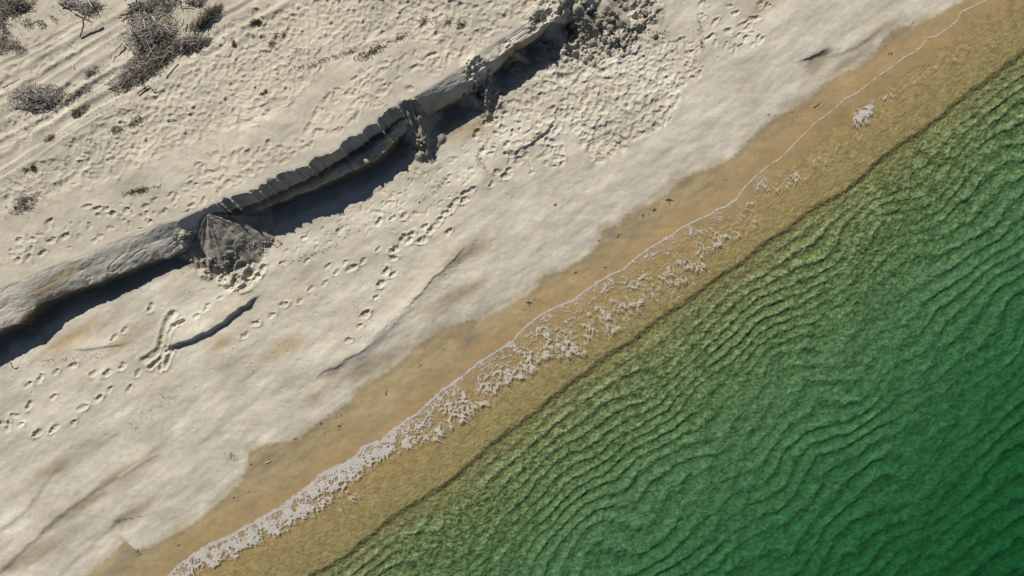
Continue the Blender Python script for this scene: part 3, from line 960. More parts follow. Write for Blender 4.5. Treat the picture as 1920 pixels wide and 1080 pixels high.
for p in me.polygons: p.use_smooth = False
tag(obj('sea_water', me, M_WATER), 'clear green sea water, golden in the shallows and deep green offshore', 'sea', kind='structure')

# ------------------------------------------------------------------ foam
FS = .0175
fu = np.arange(pxu(290, 1090), pxu(1870, -15), FS)
fd = np.arange(-.09, 3.9, FS)
FU, FD = np.meshgrid(fu, fd, indexing='ij')
fw = WATER(fu) + .012 * perlin(fu * 3.1, fu * 0, 3)
FV = fw[:, None] + FD
kpx = [(318,1080),(480,978),(560,926),(650,868),(697,832),(760,788),(850,718),(960,640),(1100,543),(1240,452),(1380,373),(1400,345),(1500,257),(1650,140),(1847,0)]
ku = [pxu(*p) for p in kpx]
wid = np.interp(fu, ku, [.75, 1.0, 1.05, 1.05, .95, 1.25, 1.55, 1.9, 2.2, 2.2, 1.4, .9, .6, .5, .4])
solid = np.interp(fu, ku, [.70, .74, .74, .77, .68, .56, .44, .35, .31, .30, .28, .12, .03, .02, .06])
outer = np.interp(fu, ku, [.05, .05, .05, .1, .1, .18, .26, .30, .14, .18, .09, .0, .0, .0, .0])
wob = .16 * perlin(fu * 2.2, fu * 0, 91) + .10 * perlin(fu * 6, fu * 0, 92) + .22 * perlin(fu * .8, fu * 0, 93)
W = (wid * (1 + .8 * wob))[:, None]
rel = FD / W
I = solid[:, None] * (1 - sst(.62, 1.08, rel))
I += outer[:, None] * np.exp(-((rel - .82) / .20) ** 2) * (.4 + 1.4 * np.clip(perlin(FU * .9, FD * .9, 94) + .25, 0, 1))
I = I * (.78 + .55 * fbm(FU * 1.7, FV * 1.7, 2, 95))
# loose patches of old foam
for px, py, ru, rv, am in [(1622,215,.75,.35,.55),(1670,175,.8,.25,.30),(1720,145,.9,.3,.28),(1790,100,.9,.3,.25),(1480,335,.8,.35,.38),(1550,290,1.2,.4,.22),(1430,345,.5,.5,.35),(655,938,.7,.18,.42),(1860,75,.8,.3,.2),(1600,260,1.0,.3,.2)]:
    u0, v0 = xy2uv(*plan(px, py, 0))
    I = np.maximum(I, am * np.exp(-(np.hypot((FU - u0) / ru, (FV - v0) / rv) + .35 * perlin(FU * 2.5, FV * 2.5, 96)) ** 2))
wx = .12 * perlin(FU * 3.2, FV * 3.2, 97) + .05 * perlin(FU * 8, FV * 8, 103); wy = .12 * perlin(FU * 3.2, FV * 3.2, 98) + .05 * perlin(FU * 8, FV * 8, 104)
A1, A2 = worley((FU + wx * 1.5) * 3.1, (FV + wy * 1.5) * 3.6, 3)
B1, B2 = worley((FU + wx) * 6.6, (FV - wx) * 7.2, 4)
lace = np.minimum((A2 - A1) * .75, (B2 - B1) * 1.15 + .05)
lace = lace + .05 * perlin(FU * 9, FV * 9, 99)
broken = .12 * fbm(FU * 2.8, FV * 2.8, 2, 100)
thr = I * .56 + broken * np.clip(I * 2, 0, 1) - .07
thr = thr + .03
mask = lace < thr
fthick = np.clip(thr - lace, 0, 1)
edge = np.interp(fu, ku, [.075, .085, .09, .09, .085, .075, .062, .06, .06, .06, .055, .05, .045, .045, .05])
edge = edge * (1 + .5 * perlin(fu * 5, fu * 0, 101))
mask |= np.abs(FD - .02) < edge[:, None] * .55
fthick = np.maximum(fthick, .16 * np.clip(1.3 - (np.abs(FD - .02) / (edge[:, None] * .55)) ** 2, 0, 1))
mask &= FD > -edge[:, None]
fh = np.clip((thr - lace) * .03, 0, .010) * sst(.3, .8, I) + .002
fh = np.maximum(fh, .008 * np.clip(1 - ((FD - .02) / (edge[:, None] * .7)) ** 2, 0, 1))
fh *= (.75 + .6 * np.abs(perlin(FU * 16, FV * 16, 102)))
FX, FY = uv2xy(FU, FV)
FZ = np.where(FD < 0.0, zbeach(-FD), 0) + .003 + fh
fi = np.arange(FU.size).reshape(FU.shape)
cell = mask[:-1, :-1]
inb = (np.abs(FX) < 22) & (np.abs(FY) < 13)
cell &= inb[:-1, :-1]
fq = np.stack([fi[:-1, :-1], fi[:-1, 1:], fi[1:, 1:], fi[1:, :-1]], -1)[cell]
used = np.unique(fq)
rm = np.full(FU.size, -1, np.int64); rm[used] = np.arange(len(used))
me = fast_mesh('sea_foam', np.stack([FX.ravel()[used], FY.ravel()[used], FZ.ravel()[used]], 1), rm[fq], dict(thick=fthick.ravel()[used]))
tag(obj('sea_foam', me, M_FOAM), 'white lacy foam left by the wave along the waterline', 'foam', kind='stuff')
print('tris land/foam', int(qin.sum()) * 2, len(fq) * 2, 'sea', len(sq) * 2)

# ------------------------------------------------------------------ twigs, sticks, weed
def tube(vs_, fs_, pts, r0, r1, n=4):
    """tapered bent stick appended to the lists"""
    base = len(vs_)
    m = len(pts)
    for k, p in enumerate(pts):
        p = Vector(p)
        t = (Vector(pts[min(k + 1, m - 1)]) - Vector(pts[max(k - 1, 0)])).normalized()
        a = t.orthogonal().normalized(); b = t.cross(a)
        r = r0 + (r1 - r0) * k / (m - 1)
        for s in range(n):
            an = 2 * math.pi * s / n
            vs_.append(tuple(p + a * math.cos(an) * r + b * math.sin(an) * r))
    for k in range(m - 1):
        for s in range(n):
            fs_.append((base + k * n + s, base + k * n + (s + 1) % n, base + (k + 1) * n + (s + 1) % n, base + (k + 1) * n + s))
    fs_.append(tuple(base + s for s in range(n))[::-1])
    fs_.append(tuple(base + (m - 1) * n + s for s in range(n)))


def mesh_of(name, vs_, fs_, mat, smooth=False):
    me = bpy.data.meshes.new(name)
    me.from_pydata(vs_, [], fs_)
    me.materials.append(mat)
    if smooth:
        for p in me.polygons: p.use_smooth = True
    me.update()
    return me


def twig_mesh(name, mat, L, r, fork=True):
    vs_, fs_ = [], []
    pts = [(-L / 2, 0, 0), (-L / 5, random.gauss(0, L * .05), random.gauss(0, L * .03)), (L / 6, random.gauss(0, L * .06), random.gauss(0, L * .03)), (L / 2, random.gauss(0, L * .06), random.gauss(0, L * .04))]
    tube(vs_, fs_, pts, r, r * .5)
    if fork:
        a = pts[1]
        sgn = random.choice((-1, 1))
        tube(vs_, fs_, [a, (a[0] + L * .2, a[1] + sgn * L * .12, a[2] + L * .04), (a[0] + L * .38, a[1] + sgn * L * .2, a[2] + L * .08)], r * .6, r * .25, 3)
    return mesh_of(name, vs_, fs_, mat)


TW = {m: [twig_mesh('twig', m, 1.0, random.uniform(.018, .032), random.random() < .6) for _ in range(5)] for m in (M_PALE, M_GREY, M_BROWN, M_DULL)}


def pile(name, label, cat, group, px, py, rx, ry, ang, hgt, mats, ntw, nmat, guess=1.9, lens=(.3, .7), thick=1.0, pal=None):
    """a heap of brush: named twigs on top, the tangle below joined"""
    x0, y0, z0 = on_land(px, py, guess)
    root = bpy.data.objects.new(name, None)
    root.location = (x0, y0, z0)
    root.empty_display_size = .2
    COL.objects.link(root)
    tag(root, label, cat, group)
    a = math.radians(ang)
    kx, ky = rx / PX, ry / PX

    subs = [(random.uniform(-.75, .75), random.uniform(-.65, .65), random.uniform(.12, .34), random.uniform(.3, 1.)) for _ in range(9)]

    def spot(top):
        while True:
            sb = random.choice(subs)
            if random.random() < .3:
                p, q_ = random.uniform(-1, 1), random.uniform(-1, 1)
            else:
                p, q_ = sb[0] + random.gauss(0, sb[2]), sb[1] + random.gauss(0, sb[2] * 1.3)
            rr = p * p + q_ * q_
            if rr < 1.15:
                break
        rr = min(.97, rr)
        dx = p * kx * math.cos(a) - q_ * ky * math.sin(a)
        dy = p * kx * math.sin(a) + q_ * ky * math.cos(a)
        z = land_z(x0 + dx, y0 + dy) - z0
        h = .75 * hgt * (.35 + .65 * sb[3]) * (1 - rr) ** .5 * (1 if top else random.random() ** .8)
        return dx, dy, z + h
    for m in mats:
        vs_, fs_ = [], []
        for _ in range(int(.8 * nmat / len(mats))):
            dx, dy, z = spot(False)
            L = random.uniform(.10, .34) * thick
            th = random.gauss(a, .9); el = random.gauss(0, .35)
            d_ = Vector((math.cos(th) * math.cos(el), math.sin(th) * math.cos(el), math.sin(el))) * L
            c = Vector((dx, dy, max(z, .01)))
            side = Vector((random.gauss(0, .1), random.gauss(0, .1), random.gauss(0, .05))) * L
            tube(vs_, fs_, [c - d_ / 2, c + side, c + d_ / 2], random.uniform(.006, .013) * thick, .004, 3)
        me_ = mesh_of('twig_tangle', vs_, fs_, m)
        tag(obj('twig_tangle', me_, None, root), kind='stuff')
    for k in range(ntw):
        m = random.choice(pal or mats)
        o = obj('twig', random.choice(TW[m]), None, root)
        dx, dy, z = spot(True)
        L = random.uniform(*lens)
        o.location = (dx, dy, z + .02)
        o.rotation_euler = (random.gauss(0, .3), random.gauss(0, .22), random.gauss(a, .8))
        o.scale = (L, L * random.uniform(.6, 1.1), L * random.uniform(.6, 1.0))
    return root


GP = 'brush heaps on the upper beach'
pile('brush_heap', 'low grey bush of dead twigs with a deep shadow, standing alone by the wheel ruts', 'brush heap', GP, 69, 183, 50, 21, 6, .48, [M_GREY, M_BROWN, M_GREY], 46, 700, pal=[M_GREY, M_GREY, M_PALE])
pile('brush_heap', 'large pale grey heap of bleached twigs and sticks beside the wheel ruts', 'brush heap', GP, 282, 58, 50, 34, 25, .32, [M_GREY, M_GREY, M_BROWN], 70, 850, pal=[M_GREY, M_GREY, M_PALE])
pile('brush_heap', 'loose tangle of grey brown twigs above the large pale heap at the top edge', 'brush heap', GP, 290, 12, 48, 17, 14, .18, [M_GREY, M_DULL], 40, 420)
pile('brush_heap', 'long dark brown strip of brush lying below the large pale heap', 'brush heap', GP, 268, 128, 68, 21, 35, .28, [M_BROWN, M_DULL, M_GREY], 50, 800, pal=[M_BROWN, M_GREY])
pile('brush_heap', 'flattened brown litter mat between the pale heap and the long dark strip', 'brush heap', GP, 285, 88, 44, 13, 32, .16, [M_BROWN, M_GREY], 30, 420)
pile('brush_heap', 'dark rounded brown heap at the right end of the brush below the big heap', 'brush heap', GP, 352, 82, 36, 13, 8, .32, [M_BROWN, M_GREY], 30, 500, pal=[M_BROWN, M_GREY])
pile('brush_heap', 'nearly black narrow heap of brush on the smooth sand beside the churned ruts', 'brush heap', GP, 386, 34, 34, 9, 36, .30, [M_BROWN, M_BROWN, M_DULL], 26, 430, pal=[M_BROWN])
pile('brush_heap', 'small heap of pale sticks at the top edge above the leaning brown stick', 'brush heap', GP, 155, 10, 36, 15, -10, .25, [M_GREY, M_BROWN], 32, 300, pal=[M_GREY, M_PALE])
pile('brush_heap', 'small bundle of whitish twigs at the top edge above the nearly black heap', 'brush heap', GP, 368, 2, 18, 7, 8, .18, [M_GREY, M_BROWN], 12, 110, pal=[M_GREY, M_PALE])
pile('brush_heap', 'green tinged dead bush in the upper left corner of the beach', 'brush heap', GP, 18, 8, 42, 18, 10, .35, [M_DULL, M_GREY, M_BROWN], 36, 420, pal=[M_GREY, M_DULL])
pile('brush_heap', 'thin grey brush reaching in from the left side, above the lone bush', 'brush heap', GP, 3, 60, 14, 38, 0, .22, [M_GREY, M_BROWN], 22, 230)
pile('brush_heap', 'sparse scatter of grey brown twigs on bare sand near the left edge', 'brush heap', GP, 26, 84, 22, 12, -20, .07, [M_GREY, M_BROWN], 12, 110, lens=(.15, .35))
pile('brush_heap', 'small patch of dry twigs caught on a rut right of the lone bush', 'brush heap', GP, 148, 175, 28, 8, 25, .06, [M_GREY, M_BROWN], 10, 110, lens=(.15, .3))
pile('brush_heap', 'little dark clump of twigs wedged in the rut below the lone bush', 'brush heap', GP, 152, 208, 17, 7, 32, .12, [M_BROWN, M_DULL], 9, 110, lens=(.15, .3))
pile('brush_heap', 'dark olive clump of twigs in the rut above the lone bush', 'brush heap', GP, 174, 134, 14, 7, 30, .12, [M_DULL, M_GREY], 8, 80, lens=(.15, .3))

# single sticks (each from end to end, with thickness)
def stick(p0, p1, mat, r, label, lift=.05, z=1.9, bend=.05, cat='driftwood stick', name='driftwood_stick', lift1=None):
    x0, y0, z0 = on_land(*p0, z); x1, y1, z1_ = on_land(*p1, z)
    c = Vector(((x0 + x1) / 2, (y0 + y1) / 2, (z0 + z1_) / 2))
    A = Vector((x0, y0, z0 + lift + r)) - c; B = Vector((x1, y1, z1_ + (lift if lift1 is None else lift1) + r)) - c
    L = (B - A).length
    pts = [A + (B - A) * t + Vector((random.gauss(0, 1), random.gauss(0, 1), .3 * random.gauss(0, 1))) * L * bend * .5 * math.sin(math.pi * t) for t in (0, .2, .4, .6, .8, 1)]
    vs_, fs_ = [], []
    tube(vs_, fs_, [tuple(p) for p in pts], r, r * .6, 6)
    k = random.choice((1, 2, 3))
    d_ = (B - A).cross(Vector((0, 0, 1))).normalized() * random.choice((-1, 1))
    tube(vs_, fs_, [tuple(pts[k]), tuple(pts[k] + (B - A) * .06 + d_ * L * .05)], r * .6, r * .35, 5)
    o = obj(name, mesh_of(name, vs_, fs_, mat, True))
    o.location = c
    return tag(o, label, cat, 'loose driftwood sticks')


stick((108,2),(133,17), M_PALE, .035, 'thick bleached stick sloping towards the small heap of pale sticks')
stick((139,23),(170,38), M_PALE, .028, 'bleached stick pointing at the middle of the leaning brown stick')
stick((180,27),(151,70), M_TAN, .035, 'long brown stick leaning over the sand beside the ruts', lift=.45, lift1=.0)
stick((158,-2),(160,13), M_PALE, .026, 'short upright pale stick in the middle of the small heap at the top edge', lift=.28)
stick((172,3),(181,20), M_PALE, .026, 'pale stick at the right side of the small heap at the top edge', lift=.2)
stick((248,50),(262,76), M_PALE, .04, 'longest white stick lying across the left side of the large pale heap', lift=.4)
stick((284,48),(287,66), M_PALE, .038, 'white stick in the centre of the large pale heap', lift=.46)
stick((298,40),(303,49), M_PALE, .034, 'short white stick near the right end of the large pale heap', lift=.4)
stick((260,-2),(261,13), M_PALE, .034, 'white stick standing out of the tangle at the top edge', lift=.2)
stick((279,29),(285,36), M_PALE, .028, 'small white stick between the top tangle and the large heap', lift=.3)
stick((232,82),(210,112), M_TAN, .022, 'thin curved brown branch reaching from the large heap to the rut', lift=.08, bend=.14)
stick((225,36),(248,24), M_BROWN, .03, 'dark bent branch at the left side of the top tangle', lift=.06, bend=.12)
stick((238,4),(250,-3), M_PALE, .03, 'pale stick at the top edge left of the standing white one', lift=.12)
stick((325,103),(305,133), M_TAN, .03, 'straight tan stick crossing the right end of the long dark strip', lift=.3)
stick((265,141),(264,157), M_TAN, .025, 'short tan stick near the lower edge of the long dark strip', lift=.12)
stick((276,163),(259,177), M_BROWN, .03, 'dark forked branch tip pointing down from the long dark strip', lift=.03)
stick((270,163),(296,168), M_TAN, .026, 'curved light branch below the long dark strip', lift=.05, bend=.15)
stick((268,83),(260,92), M_TAN, .028, 'tan stick at the shadowed foot of the large pale heap', lift=.2)
stick((289,79),(302,80), M_TAN, .024, 'reddish tan stick on the flattened litter mat', lift=.18)
stick((337,-2),(341,19), M_TAN, .022, 'thin brown branch hanging down from the top edge over bare sand', lift=.05, bend=.1)
stick((341,14),(362,14), M_TAN, .018, 'thin level twig right of the hanging brown branch', lift=.05, bend=.1)
stick((344,52),(348,38), M_TAN, .022, 'crooked light branch left of the nearly black heap', lift=.1, bend=.2)
stick((363,0),(364,6), M_PALE, .03, 'stubby white stick in the whitish bundle at the top edge', lift=.15)
stick((372,44),(374,48), M_PALE, .03, 'white stub lying in the lower end of the nearly black heap', lift=.2)
stick((86,162),(87,179), M_PALE, .026, 'white stick standing in the middle of the lone grey bush', lift=.55)
stick((40,176),(49,185), M_PALE, .022, 'curved white stick at the left side of the lone grey bush', lift=.4, bend=.18)
stick((80,177),(90,183), M_PALE, .02, 'white twig lying across the lower middle of the lone grey bush', lift=.5)
stick((98,172),(104,167), M_PALE, .018, 'short pale twig at the right end of the lone grey bush', lift=.42)
stick((17,169),(48,154), M_BROWN, .02, 'dark branch sticking out of the lone grey bush over the rut', lift=.3)
stick((62,133),(71,140), M_PALE, .016, 'thin white stick on the sand above the lone grey bush', lift=.0)
stick((137,123),(141,131), M_PALE, .026, 'short white stick lying alone between the wheel ruts', lift=.0)
stick((418,270),(420,282), M_PALE, .012, 'thin pale twig lying on the churned sand below the ruts', lift=.0)
stick((387,285),(395,293), M_PALE, .014, 'small white twig near the lower edge of the churned sand', lift=.0)
stick((313,227),(365,211), M_TAN, .016, 'long thin brown twig on the churned sand beside the dark weed patch', lift=.01, bend=.12)
stick((353,203),(354,211), M_BROWN, .018, 'dark stub standing up beside the long thin brown twig', lift=.1)
stick((1138,246),(1176,258), M_BROWN, .014, 'long thin dark twig lying across the pitted sand patch', lift=.02, z=.5)
stick((1382,87),(1392,80), M_BROWN, .018, 'short dark curved stick on smooth sand above the pitted patch', lift=.0, z=.5)
stick((1525,202),(1537,193), M_BROWN, .018, 'dark stick on the wet sand in line with the seaweed scraps', lift=.0, z=.1)
stick((498,868),(508,864), M_PALE, .02, 'small white stick on the wet sand by a grey stain', lift=.0, z=.1)
stick((1030,111),(1048,112), M_BROWN, .02, 'dark stick lying below the fallen end of the scarp', lift=.01, z=.6)
stick((26,690),(28,676), M_BROWN, .02, 'short dark stick standing at the edge of the scarp\'s shadow', lift=.02, z=.6, lift1=.25)

# seaweed and leaf scraps -------------------------------------------------
def flake(vs_, fs_, c, L, W, th, up=.02):
    """one curled ribbon"""
    ca, sa = math.cos(th), math.sin(th)
    b0 = len(vs_)
    k = random.gauss(0, .5)
    for t, w in ((-.5, .35), (-.17, 1), (.2, .9), (.5, .2)):
        off = k * (t * t - .1) * L * .8
        z = c[2] + up * (.3 + random.random())
        for s in (-1, 1):
            a, b = t * L, off + s * w * W / 2
            vs_.append((c[0] + a * ca - b * sa, c[1] + a * sa + b * ca, z + s * W * .25))
    for s in range(3):
        fs_.append((b0 + s * 2, b0 + s * 2 + 1, b0 + s * 2 + 3, b0 + s * 2 + 2))


def weed_patch(label, px, py, rx, ry, ang, n, mat, z=1.9, group='drift weed patches on the upper beach', size=(.05, .16), cover=1.0):
    x0, y0, z0 = on_land(px, py, z)
    vs_, fs_ = [], []
    a = math.radians(ang)
    cl = [(random.uniform(-.9, .9), random.gauss(0, .4)) for _ in range(max(3, int(rx / 5)))]
    for _ in range(n):
        p0_, q0_ = random.choice(cl)
        p, q_ = p0_ + random.gauss(0, .2), q0_ + random.gauss(0, .4)
        dx = p * rx / PX * math.cos(a) - q_ * ry / PX * math.sin(a)
        dy = p * rx / PX * math.sin(a) + q_ * ry / PX * math.cos(a)
        c = (dx, dy, land_z(x0 + dx, y0 + dy) - z0 + .004 + .03 * random.random() ** 2 * cover)
        if random.random() < .6:
            flake(vs_, fs_, c, random.uniform(*size), random.uniform(.010, .024), random.gauss(a, .9))
        else:
            L = random.uniform(*size) * 1.2
            th = random.gauss(a, .9)
            d_ = (math.cos(th) * L / 2, math.sin(th) * L / 2)
            tube(vs_, fs_, [(c[0] - d_[0], c[1] - d_[1], c[2] + .006), (c[0] + random.gauss(0, L * .1), c[1] + random.gauss(0, L * .1), c[2] + .03), (c[0] + d_[0], c[1] + d_[1], c[2] + .006)], .007, .004, 3)
    o = obj('drift_weed', mesh_of('drift_weed', vs_, fs_, mat))
    o.location = (x0, y0, z0)
    if any(w in label for w in ('fleck', 'fine ', 'faint', 'scatter')):
        return tag(o, label, 'drift weed', group, 'stuff')
    return tag(o, label, 'drift weed', group)


weed_patch('long dark weed strip at the left edge of the smooth upper sand', 34, 388, 40, 13, 22, 230, M_WEED)
weed_patch('reddish brown weed patch in the middle of the churned sand', 240, 238, 30, 9, 32, 150, M_BROWN)
weed_patch('narrow weed strip with a curved tail below the churned sand', 270, 354, 42, 5, 10, 130, M_WEED)
weed_patch('thickest dark weed clump on the rut left of the scarp\'s upper end', 484, 42, 14, 6, 32, 120, M_WEED)
weed_patch('small dark weed clump beside the smooth wide rut', 441, 79, 6, 6, 50, 50, M_WEED)
weed_patch('slim brown weed patch slanting through the churned sand right of the ruts', 517, 72, 18, 6, 50, 90, M_BROWN)
weed_patch('long brown weed line above the clean margin of the scarp', 722, 86, 46, 8, 26, 230, M_BROWN)
weed_patch('faint weed line running on left of the long brown one', 610, 112, 50, 6, 18, 90, M_BROWN)
weed_patch('brown weed tufts near the top edge above the scarp\'s broken end', 858, 44, 16, 12, -40, 80, M_BROWN)
weed_patch('thin scatter of weed left of the brown tufts at the top edge', 806, 40, 22, 8, 10, 40, M_BROWN)
weed_patch('small dark weed blot on the churned sand facing the scalloped lip', 493, 176, 8, 3, 50, 36, M_WEED)
weed_patch('dark weed clump in a hollow left of the churned sand', 55, 316, 12, 5, 20, 60, M_WEED)
weed_patch('thin twiggy weed line in a rut above the churned sand', 85, 262, 22, 4, 28, 60, M_BROWN)
weed_patch('weed flecks at the right edge of the pitted patch', 1313, 62, 34, 5, -82, 70, M_WEED, .5, size=(.02, .06))
weed_patch('weed flecks beside the upper rim of the pitted patch', 1235, 60, 24, 8, 10, 70, M_WEED, .5, size=(.02, .06))
weed_patch('fine dark weed line on the lower beach under the scarp\'s shadow', 600, 470, 60, 5, 22, 90, M_WEED, .5, size=(.02, .06))
weed_patch('fine weed line on the lower beach running towards the big footprints', 820, 350, 46, 5, 38, 70, M_WEED, .5, size=(.02, .06))
weed_patch('dark weed flecks below the fallen buttress', 900, 300, 24, 5, -60, 50, M_WEED, .5, size=(.02, .07))
weed_patch('faint weed flecks on the pale lower sand near the left edge', 130, 672, 60, 8, 8, 90, M_WEED, .5, size=(.02, .05))
weed_patch('faint weed flecks low on the pale sand above the widest foam', 290, 770, 50, 14, 40, 60, M_WEED, .4, size=(.02, .05))
weed_patch('curved fine weed line on the pale sand at the bottom', 240, 972, 30, 5, 10, 50, M_WEED, .3, size=(.02, .06))
weed_patch('fine dark flecks on pale sand at the wet edge left of the foam', 435, 850, 16, 14, 40, 40, M_WEED, .3, size=(.02, .05))

# scraps on the wet sand: every one its own thing
scr = []
for k in range(6):
    vs_, fs_ = [], []
    for _ in range(random.randint(3, 6)):
        flake(vs_, fs_, (random.gauss(0, .05), random.gauss(0, .02), .004), random.uniform(.08, .2), random.uniform(.012, .03), random.gauss(0, .6), .015)
    scr.append(mesh_of('seaweed_scrap', vs_, fs_, M_WEED))


def scrap(px, py, s, label, group=None, ang=None, z=.15):
    x, y, zz = on_land(px, py, z)
    o = obj('seaweed_scrap', random.choice(scr))
    o.location = (x, y, zz + .004)
    o.rotation_euler = (0, 0, TH + random.gauss(0, .35) if ang is None else ang)
    o.scale = (s, s, s)
    return tag(o, label, 'seaweed', group)


scrap(1254, 377, 1.5, 'darkest long seaweed scrap, high on the wet sand above the middle of the foam', 'seaweed scraps')
scrap(1227, 394, 1.0, 'ring shaped seaweed scrap next to the darkest long one', 'seaweed scraps')
scrap(637, 799, .9, 'lone dark scrap at the upper end of a thin scrap line facing dense foam', 'seaweed scraps')
scrap(992, 569, 1.3, 'forked scrap on the wet sand beside the lace foam in the centre', 'seaweed scraps')
scrap(1159, 443, 1.1, 'scrap at the edge of the dark grey stain on the wet sand', 'seaweed scraps')
scrap(724, 738, 1.1, 'star shaped scrap in the densest scrap cluster', 'seaweed scraps')
scrap(1040, 385, .8, 'small scrap lying on dry pale sand above the wet line', 'seaweed scraps', z=.3)
cnt = 0
while cnt < 95:
    u = random.uniform(pxu(250, 1050), pxu(1800, 20))
    x, y = uv2xy(u, float(WET(u)) + abs(random.gauss(.45, .2)) + .25 * math.sin(u * .9))
    if float(WATER(u)) - xy2uv(x, y)[1] < .35:
        continue
    cnt += 1
    o = obj('seaweed_scrap', random.choice(scr))
    o.location = (x, y, land_z(x, y) + .004)
    o.rotation_euler = (0, 0, TH + random.gauss(0, .3))
    s = random.choice((.2, .25, .3, .4, .55, .7))
    o.scale = (s, s, s)
    tag(o, 'tiny dark seaweed scrap in the broken scrap line along the wet sand', 'seaweed', 'tiny scraps of the line on the wet sand')

# little green plants
def plant(px, py, r, label, mat=M_GREEN, n=46):
    x, y, z = on_land(px, py, 1.9)
    root = bpy.data.objects.new('beach_plant', None)
    root.location = (x, y, z); COL.objects.link(root)
    tag(root, label, 'plant', 'small plants on the upper beach')
    vs_, fs_ = [], []
    sv, sf = [], []
    for k in range(n):
        th = random.uniform(0, 6.28); rr = r * math.sqrt(random.random()) * 1.0
        c = Vector((math.cos(th) * rr * 1.25, math.sin(th) * rr * .8, .02 + .10 * random.random()))
        b0 = len(vs_)
        d_ = Vector((math.cos(th + random.gauss(0, .6)), math.sin(th + random.gauss(0, .6)), random.uniform(.1, .8))).normalized() * random.uniform(.05, .10)
        sd = d_.cross(Vector((0, 0, 1))).normalized() * .016
        vs_ += [tuple(c), tuple(c + d_ * .5 + sd), tuple(c + d_), tuple(c + d_ * .5 - sd)]
        fs_.append((b0, b0 + 1, b0 + 2, b0 + 3))
        if k % 4 == 0:
            tube(sv, sf, [(0, 0, -.02), tuple(c * .5 + Vector((0, 0, .02))), tuple(c)], .006, .003, 3)
    lf = tag(obj('foliage', mesh_of('foliage', vs_, fs_, mat), None, root), kind='stuff')
    obj('stem', mesh_of('stem', sv, sf, M_DULL), None, root)


plant(55, 45, .17, 'larger of the two small green plants on bare sand')
plant(77, 45, .11, 'smaller darker green plant right of the larger one')
plant(24, 27, .10, 'dry brownish plant below the green tinged bush in the corner', M_DULL, 30)
plant(103, 35, .06, 'tiny dark tuft on bare sand left of the leaning stick', M_DULL, 18)

# litter of tiny bits round the brush, far too many to count
vs_, fs_ = [], []
for px, py, rx, ry, n in [(285,70,90,50,420),(260,140,80,40,300),(70,190,90,30,160),(370,50,60,30,140),(20,30,40,40,200),(150,30,70,25,90),(200,190,110,45,140),(100,230,120,50,110),
                          (500,80,120,60,90),(300,260,220,80,160),(60,340,70,40,90),(720,90,120,40,80),(1110,60,110,50,120),(430,490,60,25,90),(905,200,50,60,90),(600,560,400,140,120),(1300,60,60,50,40)]:
    for _ in range(n):
        x, y, z = on_land(px + random.gauss(0, rx * .5), py + random.gauss(0, ry * .5), 1.9 if py < 400 and px < 800 else .6)
        flake(vs_, fs_, (x, y, z + .002), random.uniform(.02, .07) * random.choice((.6, 1, 1, 1.5)), random.uniform(.006, .018), random.gauss(TH, 1.0), .012)
tag(obj('beach_litter', mesh_of('beach_litter', vs_, fs_, M_BROWN)), 'fine dark plant litter sprinkled over the dry sand', 'litter', kind='stuff')

# clods of fallen sand -----------------------------------------------------
import bmesh
clods = []
for k in range(8):
    bm = bmesh.new()
    bmesh.ops.create_icosphere(bm, subdivisions=2, radius=1)
    ax = [Vector((random.gauss(0, 1), random.gauss(0, 1), random.gauss(0, 1))).normalized() for _ in range(7)]
    cut = [random.uniform(.55, .9) for _ in ax]
    for v in bm.verts:
        for a_, c in zip(ax, cut):
            dp = v.co.dot(a_)
            if dp > c:
                v.co -= a_ * (dp - c)
        v.co *= random.uniform(.92, 1.08)
        v.co.z *= .75
    me = bpy.data.meshes.new('sand_clod'); bm.to_mesh(me); bm.free()
    me.materials.append(M_CLOD)
    clods.append(me)


def clod(px, py, s, z, label, group):
    x, y, zz = on_land(px, py, z)
    o = obj('sand_clod', random.choice(clods))
    o.location = (x, y, zz + s * .25)
    o.rotation_euler = (random.gauss(0, .4), random.gauss(0, .4), random.uniform(0, 6.28))
    o.scale = (s * random.uniform(.8, 1.3), s * random.uniform(.8, 1.2), s)
    tag(o, label, 'sand clod', group)


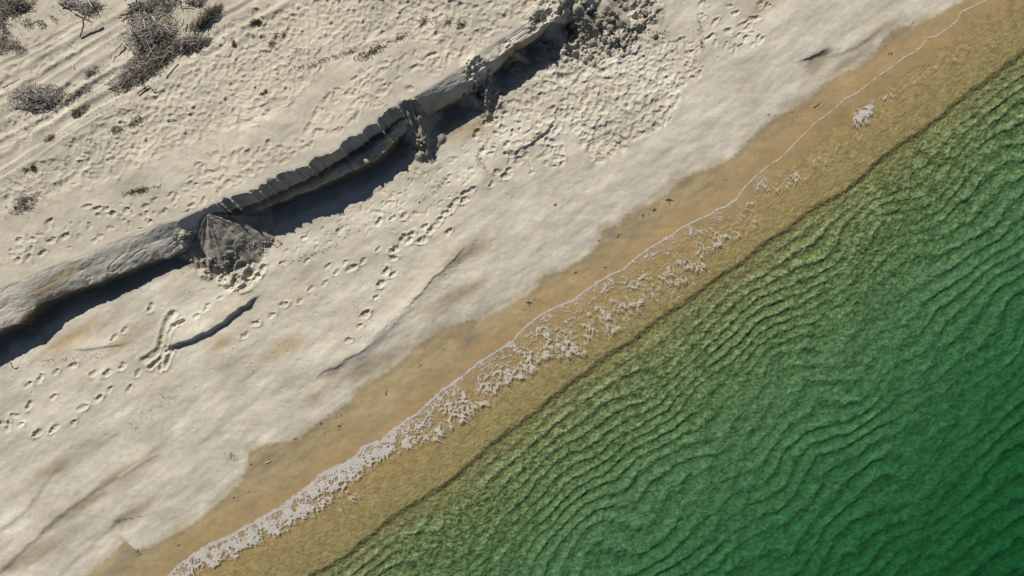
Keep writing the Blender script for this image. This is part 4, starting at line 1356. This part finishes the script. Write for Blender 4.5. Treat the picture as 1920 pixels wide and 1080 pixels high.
vs_, fs_ = [], []
ico = bmesh.new(); bmesh.ops.create_icosphere(ico, subdivisions=1, radius=1)
iv = [v.co.copy() for v in ico.verts]; ifc = [tuple(v.index for v in f.verts) for f in ico.faces]; ico.free()
for px, py, rx, ry, n in [(1115,58,80,42,620),(905,180,24,42,220),(790,268,12,18,160),(395,494,32,10,110),(430,482,30,8,40),(350,446,18,10,110),(985,102,30,12,120),(480,460,40,8,70),(1060,110,60,20,90)]:
    for _ in range(n):
        x, y, z = on_land(px + random.gauss(0, rx * .55), py + random.gauss(0, ry * .55), .8)
        s = .012 + .04 * random.random() ** 3
        b0 = len(vs_)
        k = [random.uniform(.6, 1.3) for _ in range(3)]
        vs_ += [(x + v.x * s * k[0] * random.uniform(.8, 1.2), y + v.y * s * k[1] * random.uniform(.8, 1.2), z + v.z * s * .7 * k[2] + s * .3) for v in iv]
        fs_ += [(a_ + b0, b_2 + b0, c_2 + b0) for a_, b_2, c_2 in ifc]
tag(obj('sand_rubble', mesh_of('sand_rubble', vs_, fs_, M_CLOD)), 'fine crumbs of fallen sand strewn along the foot of the scarp', 'rubble', kind='stuff')

for px, py, rx, ry, n, z, smax, label, group in [
    (1120, 52, 85, 40, 56, .8, .16, 'crumbled sand clod in the wide rubble at the broken upper end of the scarp', 'clods in the wide rubble'),
    (905, 175, 26, 40, 40, .8, .11, 'crumbled sand clod below the collapsed notch of the scarp', 'clods below the collapsed notch'),
    (790, 268, 14, 18, 26, .8, .09, 'crumbled sand clod on the small heap at the foot of the buttress', 'clods on the buttress heap'),
    (395, 492, 32, 14, 34, .6, .09, 'crumbled sand clod at the foot of the slumped fan', 'clods at the foot of the fan'),
    (352, 445, 18, 12, 16, 1.4, .09, 'crumbled sand clod on the shoulder left of the slumped fan', 'clods on the shoulder'),
    (500, 452, 30, 8, 14, .6, .06, 'small sand clod along the shadow edge right of the fan', 'clods along the shadow edge'),
    (985, 100, 26, 12, 18, .8, .10, 'crumbled sand clod under the short ledge left of the wide rubble', 'clods under the short ledge')]:
    for _ in range(n):
        clod(px + random.gauss(0, rx * .5), py + random.gauss(0, ry * .5), smax * random.uniform(.25, 1.05) ** 2.0, z, label, group)
